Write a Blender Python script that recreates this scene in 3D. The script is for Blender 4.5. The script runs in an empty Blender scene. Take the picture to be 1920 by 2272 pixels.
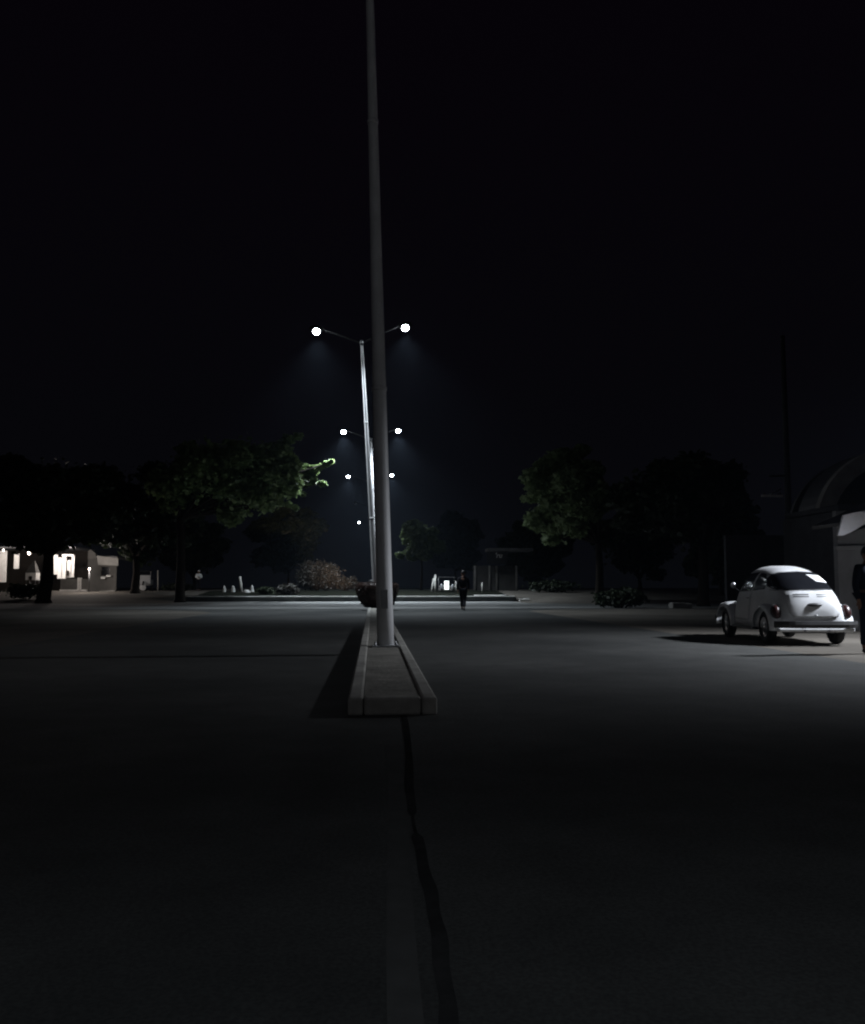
import bpy, bmesh, math, random
from mathutils import Vector, Matrix, Euler
R = math.radians
sc = bpy.context.scene
col = sc.collection
rnd = random.Random(7)

# ------------------------------------------------------------------ camera
F = 2000.0                      # focal length in photo pixels (1920 x 2272)
H_EYE = 1.07
VPX, VPY = 828.0, 1303.0        # where the road vanishes
dx, dy = VPX - 960, 1136 - VPY
# camera axes so that world +Y falls on (VPX, VPY), no roll
yaw = math.atan2(-dx, F)        # turn right
pitch = math.atan2(-dy, math.hypot(F, dx))
cam = bpy.data.cameras.new('camera')
cam.sensor_fit = 'VERTICAL'; cam.sensor_height = 36.0
cam.lens = 36.0 * F / 2272.0
cam.clip_start = 0.05; cam.clip_end = 2000
co = bpy.data.objects.new('camera', cam); col.objects.link(co)
co.location = (0, 0, H_EYE)
co.rotation_euler = Euler((R(90) + pitch, 0, -yaw), 'XYZ')
sc.camera = co
CM = co.rotation_euler.to_matrix()

def at(px, py, d):
    """real point at depth d (metres along the road) seen at a photo pixel"""
    v = CM @ Vector(((px - 960) / F, (1136 - py) / F, -1.0))
    return Vector((0, 0, H_EYE)) + v * (d / v.y)

# ------------------------------------------------------------------ materials
def mat(name, c, rough=0.7, var=0.25, scale=3.0, bump=0.0, bscale=40.0, metal=0.0, spec=0.5, coat=0.0, c2=None):
    m = bpy.data.materials.new(name); m.use_nodes = True
    n = m.node_tree.nodes; l = m.node_tree.links
    b = n['Principled BSDF']
    b.inputs['Roughness'].default_value = rough
    b.inputs['Metallic'].default_value = metal
    b.inputs['Specular IOR Level'].default_value = spec
    b.inputs['Coat Weight'].default_value = coat
    tc = n.new('ShaderNodeTexCoord')
    nz = n.new('ShaderNodeTexNoise'); nz.inputs['Scale'].default_value = scale; nz.inputs['Detail'].default_value = 6
    nz.inputs['Roughness'].default_value = 0.65
    l.new(tc.outputs['Object'], nz.inputs['Vector'])
    rp = n.new('ShaderNodeValToRGB')
    lo = [v * (1 - var) for v in c]; hi = [min(1, v * (1 + var)) for v in c]
    if c2: lo = list(c2)
    rp.color_ramp.elements[0].position = 0.3; rp.color_ramp.elements[1].position = 0.7
    rp.color_ramp.elements[0].color = (*lo, 1); rp.color_ramp.elements[1].color = (*hi, 1)
    l.new(nz.outputs['Fac'], rp.inputs['Fac'])
    l.new(rp.outputs['Color'], b.inputs['Base Color'])
    if bump:
        nb = n.new('ShaderNodeTexNoise'); nb.inputs['Scale'].default_value = bscale; nb.inputs['Detail'].default_value = 4
        l.new(tc.outputs['Object'], nb.inputs['Vector'])
        bp = n.new('ShaderNodeBump'); bp.inputs['Strength'].default_value = bump; bp.inputs['Distance'].default_value = 0.02
        l.new(nb.outputs['Fac'], bp.inputs['Height']); l.new(bp.outputs['Normal'], b.inputs['Normal'])
    return m

def emit(name, c, s):
    m = bpy.data.materials.new(name); m.use_nodes = True
    b = m.node_tree.nodes['Principled BSDF']
    b.inputs['Base Color'].default_value = (*c, 1)
    b.inputs['Emission Color'].default_value = (*c, 1)
    b.inputs['Emission Strength'].default_value = s
    return m

def leafmat(name, c1, c2, trans=0.25):
    m = bpy.data.materials.new(name); m.use_nodes = True
    n = m.node_tree.nodes; l = m.node_tree.links
    b = n['Principled BSDF']; b.inputs['Roughness'].default_value = 0.55
    g = n.new('ShaderNodeNewGeometry')
    rp = n.new('ShaderNodeValToRGB')
    rp.color_ramp.elements[0].color = (*c1, 1); rp.color_ramp.elements[1].color = (*c2, 1)
    l.new(g.outputs['Random Per Island'], rp.inputs['Fac'])
    l.new(rp.outputs['Color'], b.inputs['Base Color'])
    t = n.new('ShaderNodeBsdfTranslucent'); l.new(rp.outputs['Color'], t.inputs['Color'])
    mx = n.new('ShaderNodeMixShader'); mx.inputs['Fac'].default_value = trans
    l.new(b.outputs[0], mx.inputs[1]); l.new(t.outputs[0], mx.inputs[2])
    l.new(mx.outputs[0], n['Material Output'].inputs['Surface'])
    return m

M = dict(
    dirt=mat('dirt', (0.11, 0.10, 0.086), 0.95, 0.35, 0.35, 0.6, 9, spec=0.1),
    concrete=mat('concrete', (0.33, 0.32, 0.30), 0.9, 0.25, 1.5, 0.3, 30, spec=0.2),
    kerb=mat('kerb_concrete', (0.34, 0.33, 0.30), 0.85, 0.35, 2.5, 0.3, 25, spec=0.2),
    median=mat('median_fill', (0.24, 0.23, 0.205), 0.95, 0.35, 3.0, 0.6, 22, spec=0.1),
    shadekerb=mat('shaded_kerb', (0.075, 0.08, 0.078), 0.9, 0.4, 0.8, 0.3, 8, spec=0.15),
    sealant=mat('sealant', (0.034, 0.034, 0.034), 1.0, 0.4, 3, spec=0.0),
    wornpaint=mat('worn_paint', (0.076, 0.076, 0.074), 0.9, 0.1, 5, spec=0.1, c2=(0.06, 0.06, 0.058)),
    grass=mat('verge_grass', (0.008, 0.009, 0.006), 1.0, 0.5, 1.5, 0.8, 30, spec=0.05),
    darkwall=mat('dark_wall', (0.06, 0.06, 0.065), 0.95, 0.25, 1.0, 0.3, 14, spec=0.1),
    polem=mat('painted_steel', (0.64, 0.64, 0.64), 0.5, 0.12, 2.5, 0.05, 20),
    galv=mat('galvanised_steel', (0.36, 0.37, 0.38), 0.45, 0.15, 6, metal=0.6),
    darkmetal=mat('dark_metal', (0.04, 0.04, 0.042), 0.5, 0.3, 8),
    white=mat('white_car_paint', (0.66, 0.67, 0.68), 0.42, 0.12, 2.5, coat=0.15),
    glass=mat('dark_glass', (0.012, 0.013, 0.016), 0.12, 0.2, 2.0, spec=0.5),
    rubber=mat('rubber', (0.016, 0.016, 0.016), 0.85, 0.3, 8),
    black=mat('black_trim', (0.014, 0.014, 0.015), 0.55, 0.3, 6),
    chrome=mat('chrome', (0.5, 0.5, 0.52), 0.3, 0.1, 4, metal=1.0),
    paper=mat('paper', (0.7, 0.7, 0.7), 0.9, 0.12, 60),
    redlens=mat('red_lens', (0.035, 0.008, 0.008), 0.35, 0.2, 10),
    wall=mat('plaster_wall', (0.30, 0.30, 0.31), 0.95, 0.2, 1.2, 0.3, 18, spec=0.2),
    graywall=mat('grey_plaster', (0.125, 0.12, 0.112), 0.95, 0.25, 1.0, 0.3, 14, spec=0.2),
    whitewall=mat('whitewash', (0.75, 0.73, 0.70), 0.9, 0.12, 2.0, 0.2, 14, spec=0.2),
    fascia=mat('white_boards', (0.66, 0.65, 0.68), 0.8, 0.1, 3.0, 0.1, 20),
    roofm=mat('roof_sheet', (0.16, 0.16, 0.165), 0.8, 0.3, 2.0, 0.2, 10),
    bark=mat('bark', (0.026, 0.021, 0.017), 0.95, 0.4, 6, 0.8, 14, spec=0.1),
    woodpost=mat('weathered_post', (0.42, 0.41, 0.38), 0.9, 0.3, 5, 0.3, 20, spec=0.2),
    stone=mat('pale_stone', (0.40, 0.40, 0.38), 0.9, 0.25, 5, 0.4, 14, spec=0.2),
    skin=mat('skin', (0.21, 0.11, 0.07), 0.6, 0.1, 10),
    hair=mat('hair', (0.012, 0.010, 0.009), 0.6, 0.3, 20),
    navy=mat('navy_cloth', (0.014, 0.018, 0.030), 0.95, 0.25, 6, 0.3, 60, spec=0.1),
    blackcloth=mat('black_cloth', (0.011, 0.011, 0.014), 0.95, 0.25, 6, 0.3, 60, spec=0.1),
    whitecloth=mat('white_cloth', (0.85, 0.85, 0.83), 0.95, 0.12, 6, 0.3, 60, spec=0.1),
    bulb=emit('lamp_glass', (0.84, 0.93, 1.0), 125.0),
    dimbulb=emit('far_lamp_glass', (0.84, 0.93, 1.0), 45.0),
    rearbulb=emit('rear_lamp_glass', (0.9, 0.93, 1.0), 250.0),
    smallbulb=emit('small_bulb', (0.9, 0.94, 1.0), 30.0),
    warm=emit('warm_bulb', (1.0, 0.86, 0.74), 6.0),
    panel=emit('lit_panel', (0.92, 1.0, 0.98), 1.6),
    headl=emit('headlight_glass', (1.0, 0.82, 0.62), 12.0),
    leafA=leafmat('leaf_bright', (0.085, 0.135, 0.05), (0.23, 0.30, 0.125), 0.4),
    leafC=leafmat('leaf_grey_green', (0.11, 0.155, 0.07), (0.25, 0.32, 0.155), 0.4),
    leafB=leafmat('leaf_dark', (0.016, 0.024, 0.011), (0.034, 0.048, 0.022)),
    leafH=leafmat('leaf_hedge', (0.016, 0.015, 0.011), (0.038, 0.034, 0.026)),
    leafS=leafmat('leaf_shrub', (0.022, 0.008, 0.004), (0.034, 0.012, 0.005), 0.1),
)

def asphalt():
    m = bpy.data.materials.new('asphalt'); m.use_nodes = True
    n = m.node_tree.nodes; l = m.node_tree.links; b = n['Principled BSDF']
    tc = n.new('ShaderNodeTexCoord')
    def noise(s, det=6):
        z = n.new('ShaderNodeTexNoise'); z.inputs['Scale'].default_value = s; z.inputs['Detail'].default_value = det
        l.new(tc.outputs['Object'], z.inputs['Vector']); return z
    big = noise(0.22); fine = noise(70, 3); mid = noise(2.2)
    r1 = n.new('ShaderNodeValToRGB'); r1.color_ramp.elements[0].position = .35; r1.color_ramp.elements[1].position = .68
    r1.color_ramp.elements[0].color = (.046, .048, .047, 1); r1.color_ramp.elements[1].color = (.110, .111, .106, 1)
    l.new(big.outputs['Fac'], r1.inputs['Fac'])
    mx = n.new('ShaderNodeMix'); mx.data_type = 'RGBA'; mx.blend_type = 'MULTIPLY'; mx.inputs[0].default_value = .6
    r2 = n.new('ShaderNodeValToRGB'); r2.color_ramp.elements[0].position = .25; r2.color_ramp.elements[1].position = .75
    r2.color_ramp.elements[0].color = (.5, .5, .5, 1); r2.color_ramp.elements[1].color = (1, 1, 1, 1)
    l.new(mid.outputs['Fac'], r2.inputs['Fac'])
    l.new(r1.outputs['Color'], mx.inputs[6]); l.new(r2.outputs['Color'], mx.inputs[7])
    mx2 = n.new('ShaderNodeMix'); mx2.data_type = 'RGBA'; mx2.blend_type = 'MULTIPLY'; mx2.inputs[0].default_value = .55
    r3 = n.new('ShaderNodeValToRGB'); r3.color_ramp.elements[0].position = .35; r3.color_ramp.elements[1].position = .65
    r3.color_ramp.elements[0].color = (.45, .45, .45, 1); r3.color_ramp.elements[1].color = (1.1, 1.1, 1.1, 1)
    l.new(fine.outputs['Fac'], r3.inputs['Fac'])
    l.new(mx.outputs[2], mx2.inputs[6]); l.new(r3.outputs['Color'], mx2.inputs[7])
    l.new(mx2.outputs[2], b.inputs['Base Color'])
    b.inputs['Roughness'].default_value = 0.85; b.inputs['Specular IOR Level'].default_value = 0.15
    bp = n.new('ShaderNodeBump'); bp.inputs['Strength'].default_value = .25; bp.inputs['Distance'].default_value = .008
    l.new(fine.outputs['Fac'], bp.inputs['Height']); l.new(bp.outputs['Normal'], b.inputs['Normal'])
    return m
M['asphalt'] = asphalt()
M['litroad'] = mat('lamplit_road', (0.20, 0.202, 0.195), 0.85, 0.4, 0.35, 0.3, 12, spec=0.2)  # road tone with lamp light painted in

# ------------------------------------------------------------------ mesh helpers
class MB:
    def __init__(s): s.v = []; s.f = []; s.sm = []
    def add(s, vs, fs, smooth=False):
        o = len(s.v); s.v += [tuple(v) for v in vs]
        s.f += [tuple(i + o for i in f) for f in fs]; s.sm += [smooth] * len(fs); return s
    def box(s, c, d, rz=0.0):
        x, y, z = d[0] / 2, d[1] / 2, d[2] / 2
        q = Matrix.Rotation(rz, 3, 'Z')
        vs = [Vector(c) + q @ Vector((sx * x, sy * y, sz * z)) for sz in (-1, 1) for sy in (-1, 1) for sx in (-1, 1)]
        return s.add(vs, [(0, 2, 3, 1), (4, 5, 7, 6), (0, 1, 5, 4), (2, 6, 7, 3), (0, 4, 6, 2), (1, 3, 7, 5)])
    def rbox(s, c, d, r=0.03, rz=0.0):            # box with bevelled edges
        bm = bmesh.new(); bmesh.ops.create_cube(bm, size=1)
        bmesh.ops.scale(bm, vec=d, verts=bm.verts)
        bmesh.ops.bevel(bm, geom=bm.edges[:], offset=r, segments=2, affect='EDGES', profile=0.5)
        q = Matrix.Rotation(rz, 3, 'Z')
        bm.verts.index_update()
        vs = [Vector(c) + q @ v.co for v in bm.verts]
        s.add(vs, [[v.index for v in f.verts] for f in bm.faces]); bm.free(); return s
    def tube(s, pts, rads, seg=12, caps=True, smooth=True):
        pts = [Vector(p) for p in pts]; n = len(pts); vs = []
        up = None
        for i, p in enumerate(pts):
            t = (pts[min(i + 1, n - 1)] - pts[max(i - 1, 0)]).normalized()
            if up is None:
                up = t.orthogonal().normalized()
            a = (up - t * up.dot(t)).normalized(); up = a; b = t.cross(a)
            r = rads[i] if isinstance(rads, (list, tuple)) else rads
            for k in range(seg):
                w = 2 * math.pi * k / seg
                vs.append(p + (a * math.cos(w) + b * math.sin(w)) * r)
        fs = [(i * seg + k, i * seg + (k + 1) % seg, (i + 1) * seg + (k + 1) % seg, (i + 1) * seg + k) for i in range(n - 1) for k in range(seg)]
        s.add(vs, fs, smooth)
        if caps:
            o = len(s.v) - len(vs)
            s.f += [tuple(o + k for k in reversed(range(seg))), tuple(o + (n - 1) * seg + k for k in range(seg))]; s.sm += [False, False]
        return s
    def ell(s, c, r, seg=14, rings=9, q=None, zmin=-1.0):
        c = Vector(c); vs = []; q = q or Matrix.Identity(3)
        for i in range(rings + 1):
            a = -math.pi / 2 + math.pi * i / rings
            for k in range(seg):
                w = 2 * math.pi * k / seg
                vs.append(c + q @ Vector((r[0] * math.cos(a) * math.cos(w), r[1] * math.cos(a) * math.sin(w), r[2] * max(zmin, math.sin(a)))))
        fs = [(i * seg + k, i * seg + (k + 1) % seg, (i + 1) * seg + (k + 1) % seg, (i + 1) * seg + k) for i in range(rings) for k in range(seg)]
        return s.add(vs, fs, True)
    def prism(s, poly, off):                       # polygon (3D points) given a thickness vector
        off = Vector(off); n = len(poly); vs = [Vector(p) for p in poly]; vs += [v + off for v in vs]
        fs = [tuple(range(n)), tuple(reversed(range(n, 2 * n)))] + [(i, i + n, (i + 1) % n + n, (i + 1) % n) for i in range(n)]
        return s.add(vs, fs)
    def build(s, name, m, parent=None, loc=(0, 0, 0), merge=True):
        me = bpy.data.meshes.new(name); me.from_pydata(s.v, [], s.f)
        bm = bmesh.new(); bm.from_mesh(me)
        for f, k in zip(bm.faces, s.sm): f.smooth = k
        if merge:
            bmesh.ops.remove_doubles(bm, verts=bm.verts, dist=1e-5)
            bmesh.ops.recalc_face_normals(bm, faces=bm.faces)
        bm.to_mesh(me); bm.free()
        me.materials.append(m)
        o = bpy.data.objects.new(name, me); col.objects.link(o); o.location = loc
        if parent: o.parent = parent
        return o

def tag(o, label=None, cat=None, group=None, kind=None):
    if label: o['label'] = label
    if cat: o['category'] = cat
    if group: o['group'] = group
    if kind: o['kind'] = kind
    return o
def empty(name, loc=(0, 0, 0), rz=0.0):
    o = bpy.data.objects.new(name, None); col.objects.link(o); o.location = loc; o.rotation_euler = (0, 0, rz)
    o.empty_display_size = 0.3; return o
def copy_tree(o, parent=None):
    c = o.copy(); col.objects.link(c)
    if parent: c.parent = parent
    for ch in [x for x in bpy.data.objects if x.parent == o]: copy_tree(ch, c)
    return c
def lamp(name, kind, energy, color, parent=None, loc=(0, 0, 0), radius=0.2, spot=None, blend=1.0, rot=None):
    L = bpy.data.lights.new(name, kind); L.energy = energy; L.color = color; L.shadow_soft_size = radius
    if kind == 'SPOT': L.spot_size = spot; L.spot_blend = blend
    o = bpy.data.objects.new(name, L); col.objects.link(o); o.location = loc
    if rot is not None: o.rotation_euler = rot
    if parent: o.parent = parent
    return o
def aim(frm, to):
    return (Vector(to) - Vector(frm)).to_track_quat('-Z', 'Y').to_euler()

# ------------------------------------------------------------------ ground
def sstep(a, b, x):
    t = max(0.0, min(1.0, (x - a) / (b - a))); return t * t * (3 - 2 * t)
KERB_Y = 67.0; KX0, KX1 = -13.5, 10.6
def ground_z(x, y):
    inside = sstep(KX0 - 3.0, KX0, x) * (1 - sstep(KX1, KX1 + 4.0, x))
    a = 0.345 * (1.0 if y >= KERB_Y + 0.2 else 0.0) + 0.40 * sstep(KERB_Y + 0.5, 77, y)
    b = 0.745 * sstep(60, 77, y) if x < 0 else 0.745 * sstep(56, 80, y)
    return a * inside + b * (1 - inside)
xs = [-300, -220, -160, -120, -90, -70, -55, -45, -38, -32, -27, -23, -20, -18, -16.5, -15, -14, -13.5, -12, -10, -8, -6.5, -4, -2, 0, 2, 4, 6.9, 8, 10, 10.6, 11.6, 12.6, 13.6, 14.6, 16, 18, 21, 25, 30, 36, 45, 60, 80, 110, 160, 220, 300]
ys = [-60, -40, -25, -12, -4, 0, 4, 8, 12, 16, 20, 25, 30, 35, 40, 45, 50, 54, 57, 59, 60, 61, 62, 63, 64, 65, 66, 67.05, 67.2, 68, 69, 70, 71, 72, 73, 74, 75, 76, 77, 78.5, 80, 85, 92, 100, 115, 135, 160, 200, 250, 300]
g = MB(); nx = len(xs)
g.add([(x, y, ground_z(x, y)) for y in ys for x in xs],
      [(j * nx + i, j * nx + i + 1, (j + 1) * nx + i + 1, (j + 1) * nx + i) for j in range(len(ys) - 1) for i in range(nx - 1)], True)
tag(g.build('ground', M['dirt']), kind='structure')

# road: main carriageways plus the junction mouth, one sheet with rounded corner fillets
rd = MB()
def strip(x0, x1, y0, y1, z=0.004, n=6):
    rd.add([(x0, y0, z), (x1, y0, z), (x1, y1, z), (x0, y1, z)], [(0, 1, 2, 3)])
def fillet(cx, cy, r, sx, sy):
    pts = [(cx, cy, 0.004)]
    for k in range(13):
        a = math.pi / 2 * k / 12
        pts.append((cx + sx * r * (1 - math.sin(a)), cy + sy * r * (1 - math.cos(a)), 0.004))
    for k in range(1, 13):
        rd.add([pts[0], pts[k], pts[k + 1]], [(0, 1, 2)])
strip(-6.6, 6.9, -55, 44)
strip(-60, 60, 44.0, 45.5)
fillet(-6.6, 44, 7, -1, -1); fillet(6.9, 44, 5, 1, -1)
fl = rd.build('road', M['asphalt'])
for p in fl.data.polygons:
    pass
tag(fl, kind='structure')
bm = bmesh.new(); bm.from_mesh(fl.data)
for f in bm.faces:
    if f.normal.z < 0: f.normal_flip()
bm.to_mesh(fl.data); bm.free()

rd = MB(); strip(-60, 60, 45.5, 59.9); strip(KX0 + .2, KX1 - .2, 59.9, 66.94)  # far part of the road, coloured paler to stand in for lamp light
jp = rd.build('lit_road_band', M['litroad']); tag(jp, kind='structure')
bm = bmesh.new(); bm.from_mesh(jp.data)
for f in bm.faces:
    if f.normal.z < 0: f.normal_flip()
bm.to_mesh(jp.data); bm.free()

# sealed joint along the road crown, wavering a little
sj = MB(); pts = []
way = [(896, 1584), (906, 1640), (908, 1720), (913, 1790), (927, 1852), (946, 1930), (962, 1990), (976, 2070), (990, 2180), (1003, 2290), (1016, 2420)]
way = [at(px, py, 2140.0 / (py - 1303)) for px, py in way]
for i in range(70):
    t = i / 69 * (len(way) - 1); k_ = min(int(t), len(way) - 2); p = way[k_].lerp(way[k_ + 1], t - k_)
    w = 0.024 + .002 * math.sin(i * .55)
    if 3.95 < p.y < 4.35: w *= 0.3
    pts.append((p.x + .003 * math.sin(i * .7), p.y, w))
sj.add([(x - w, y, .008) for x, y, w in pts] + [(x + w, y, .008) for x, y, w in pts],
       [(i, i + 70, i + 71, i + 1) for i in range(69)])
tag(sj.build('road_joint', M['sealant']), kind='structure')
ln_ = MB(); lp_ = [at(px, py, 2140.0 / (py - 1303)) for px, py in ((872, 1640), (880, 1720), (884, 1800), (886, 1900), (888, 2000), (892, 2100), (898, 2200), (906, 2300), (914, 2420))]
ln_.add([(p.x - .045, p.y, .008) for p in lp_] + [(p.x + .045, p.y, .008) for p in lp_], [(i, i + 9, i + 10, i + 1) for i in range(8)])
tag(ln_.build('road_line', M['wornpaint']), kind='structure')

# raised pavement edge across the junction
pk = empty('raised_kerb', (0, KERB_Y, 0))
tag(pk, 'long raised concrete kerb with pale top crossing the far side of the junction', 'kerb')
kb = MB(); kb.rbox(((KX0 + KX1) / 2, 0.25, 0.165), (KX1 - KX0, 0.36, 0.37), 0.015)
kb.build('kerb_face', M['shadekerb'], pk)  # same concrete as the top, its shade put into a darker colour
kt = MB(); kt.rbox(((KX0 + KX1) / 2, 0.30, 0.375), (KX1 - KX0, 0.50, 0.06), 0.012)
kt.build('kerb_top', M['whitewall'], pk)  # lamp light on the top put into a paler colour
vg = MB(); vx = [KX0 + .1 + (KX1 - KX0 - .2) * i / 24 for i in range(25)]; vy = [67.56, 68.5, 70, 72, 74, 76, 78, 82, 90, 100, 120, 160]
vg.add([(x, y, ground_z(x, y) + .02) for y in vy for x in vx], [(j * 25 + i, j * 25 + i + 1, (j + 1) * 25 + i + 1, (j + 1) * 25 + i) for j in range(11) for i in range(24)], True)
tag(vg.build('verge', M['grass']), kind='structure')

# median island
mi = empty('median_island', (0.17, 7.65, 0))
tag(mi, 'narrow raised median island with pale kerb edges running up to the lamp posts', 'median')
L_M = 37.0
k = MB()
W0 = 0.37
k.rbox((-W0 + .06, L_M / 2, 0.075), (0.13, L_M, 0.15), 0.022)
k.build('kerb', M['kerb'], mi)
k = MB(); k.rbox((W0 - .06, L_M / 2, 0.075), (0.13, L_M, 0.15), 0.022); k.build('kerb', M['kerb'], mi)
k = MB(); k.rbox((0, 0.075, 0.0755), (2 * W0 - .262, 0.15, 0.151), 0.022); k.build('nose_kerb', M['kerb'], mi)
k = MB(); k.box((0, L_M / 2 + .09, 0.066), (2 * W0 - .262, L_M - .19, 0.132)); k.build('infill', M['median'], mi)

# ------------------------------------------------------------------ street lamps
COOL = (0.80, 0.90, 1.0)
def make_post(lit, dim=False, glass=None):
    """13 m tapered steel post with two rising arms and drop-bowl lanterns"""
    o = empty('street_lamp')
    p = MB(); n = 14
    p.tube([(0, 0, 12.35 * i / n) for i in range(n + 1)], [0.135 - 0.075 * i / n for i in range(n + 1)], 16)
    p.tube([(0, 0, 4.10), (0, 0, 4.16)], 0.121, 16)
    p.tube([(0, 0, 8.60), (0, 0, 8.66)], 0.094, 16)
    p.build('pole', M['polem'], o)
    b = MB(); b.rbox((0, 0, 0.012), (0.42, 0.42, 0.03), 0.006)
    for sx in (-1, 1):
        for sy in (-1, 1): b.tube([(sx * .16, sy * .16, 0.02), (sx * .16, sy * .16, 0.075)], 0.016, 6)
    b.build('base_plate', M['galv'], o)
    d = MB(); d.rbox((0, -0.128, 0.75), (0.11, 0.02, 0.30), 0.006); d.build('access_door', M['galv'], o)
    c = MB(); c.tube([(0, 0, 12.30), (0, 0, 12.52), (0, 0, 12.56)], [0.085, 0.085, 0.04], 12); c.build('collar', M['galv'], o)
    for s in (-1, 1):
        a = MB(); a.tube([(s * .05, 0, 12.42), (s * .55, 0, 12.66), (s * 1.2, 0, 12.93), (s * 1.9, 0, 13.18), (s * 2.05, 0, 13.22)], [.042, .040, .036, .030, .03], 10)
        a.build('arm', M['darkmetal'], o)
        h = MB()
        for pr in [(.0, .0)]:
            h.tube([(s * 1.72, 0, 13.16), (s * 1.80, 0, 13.17), (s * 2.05, 0, 13.21), (s * 2.32, 0, 13.22), (s * 2.42, 0, 13.20)], [.05, .11, .17, .15, .05], 14)
        hd = h.build('lamp_head', M['darkmetal'], o)
        g_ = MB(); g_.ell((s * 2.09, 0, 13.10), (.175, .175, .18), 18, 12)
        g_.build('lamp_bowl', (glass or (M['dimbulb'] if dim else M['bulb'])) if lit else M['paper'], hd)
        if lit:
            lamp('street_lamp_light', 'SPOT', lit, COOL, o, (s * 2.09, 0, 12.76), 0.16, R(128), 1.0)
    return o

# post index -> distance, photo pixel of the top, light strength
D0, SP = 14.4, 27.4
X_P = 0.21
P_TOP = at(803, 757, 41.8)
def lean(o, base, top):
    d = (Vector(top) - Vector(base)).normalized()
    o.rotation_euler = (math.atan2(-d.y, d.z), math.atan2(d.x, d.z), 0)
near = make_post(0)
tag(near, 'tall unlit lamp post in the foreground, rising out of the top of the frame', 'street lamp', 'street lamps along the median')
near.location = (at(856, 1437, D0).x, D0, 0.132)
t1 = at(821, 0, D0); lean(near, near.location, (t1.x, D0, t1.z))
posts = [
    (41.8, 836, 803, 0.132, 'lit double-arm lamp post nearest beyond the unlit pole, rising from the dark shrub', 4300, False),
    (68.8, 834, 824, -0.05, 'second lit double-arm lamp post, its top half way up the brightest post', 10500, False),
    (96.7, 831, 822, -0.05, 'third lit double-arm lamp post, its pair of lights just above the treetops', 8000, True),
    (124.0, 829, 824, -0.45, 'small unlit double-arm lamp post far down the row, between lit ones', 0, True),
    (151.5, 829, 825, -1.1, 'farthest lit lamp post, a dot of light low beside the near pole', 1500, True)]
for d, bx, tx, bz, lab, e, dim in posts:
    o = make_post(e, dim)
    tag(o, lab, 'street lamp', 'street lamps along the median')
    b0 = at(bx, 1310, d); tt = at(tx, 1303 - 11.45 * F / d, d)
    o.location = (b0.x, d, bz); lean(o, (b0.x, d, bz), (tt.x, d, bz + 12.4))
    for ch in list(o.children):
        if ch.type == 'LIGHT' and d < 50: ch.data.spot_size = R(118)
    if 90 < d < 100: o.scale = (1.12, 1, 1)
# the row goes on behind the photographer
o = make_post(5600, True, M['rearbulb'])
tag(o, 'dim lit double-arm lamp post standing behind the photographer', 'street lamp', 'street lamps along the median')
o.location = (0.5, -11.0, 0.0)
for ch in list(o.children):
    if ch.type == 'LIGHT': ch.data.spot_size = R(108)

# ------------------------------------------------------------------ vegetation
def leaf_cloud(mb, c, r, n, size, rn, hollow=0.55, flat=1.0):
    for _ in range(n):
        while True:
            p = Vector((rn.uniform(-1, 1), rn.uniform(-1, 1), rn.uniform(-1, 1)))
            if hollow < p.length <= 1: break
        p = p * rn.uniform(.72, 1.0) * (1.22 if rn.random() < .22 else 1.0)
        p = Vector(c) + Vector((p.x * r[0], p.y * r[1], p.z * r[2]))
        s = size * rn.uniform(.6, 1.35)
        q = Euler((rn.uniform(-1.1, 1.1), rn.uniform(-1.1, 1.1), rn.uniform(0, 6.28))).to_matrix()
        mb.add([p + q @ Vector(v) * s for v in ((-.22, -.5, 0), (.22, -.5, .05), (.33, .05, .0), (0, .62, -.12), (-.33, .05, .06))], [(0, 1, 2, 3, 4)])

def make_tree(name, base, h, crown_c, crown_r, nclump, nleaf, size, leafm, seed, label, cat='tree', group=None, trunk_r=0.2, extra=()):
    rn = random.Random(seed)
    o = empty(name, base); tag(o, label, cat, group)
    t = MB(); cc = Vector(crown_c) - Vector(base)
    fork = Vector((rn.uniform(-.2, .2), rn.uniform(-.2, .2), max(0.8, cc.z - crown_r[2] * .9)))
    t.tube([(0, 0, -.1), (0, 0, .25), fork * .55 + Vector((.08, .05, 0)), fork], [trunk_r * 1.5, trunk_r * 1.1, trunk_r * .9, trunk_r * .75], 10)
    clumps = []
    for i in range(nclump):
        while True:
            p = Vector((rn.uniform(-1, 1), rn.uniform(-1, 1), rn.uniform(-1, 1)))
            if .35 < p.length < 1: break
        clumps.append((cc + Vector((p.x * crown_r[0], p.y * crown_r[1], p.z * crown_r[2])) * .86, rn.uniform(.16, .33) * min(crown_r[0], crown_r[2]) * 1.3))
    for e, er in extra: clumps.append((Vector(e) - Vector(base), er))
    for i, (p, r) in enumerate(clumps):
        if i % 2 == 0 or i >= nclump:
            m_ = fork.lerp(p, .5) + Vector((rn.uniform(-.3, .3), rn.uniform(-.3, .3), .25))
            t.tube([fork, m_, p], [trunk_r * .5, trunk_r * .26, .025], 6)
    t.build('trunk', M['bark'], o)
    L = MB()
    for p, r in clumps:
        leaf_cloud(L, p, (r, r, r * .72), max(int(90 + 190 * r), int(nleaf * (r * r) / (crown_r[0] * crown_r[0]) * 6)), size, rn, .25)
    leaf_cloud(L, cc, [v * .8 for v in crown_r], nleaf, size, rn, .2)
    L.build('crown', leafm, o, merge=False)
    return o

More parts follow.
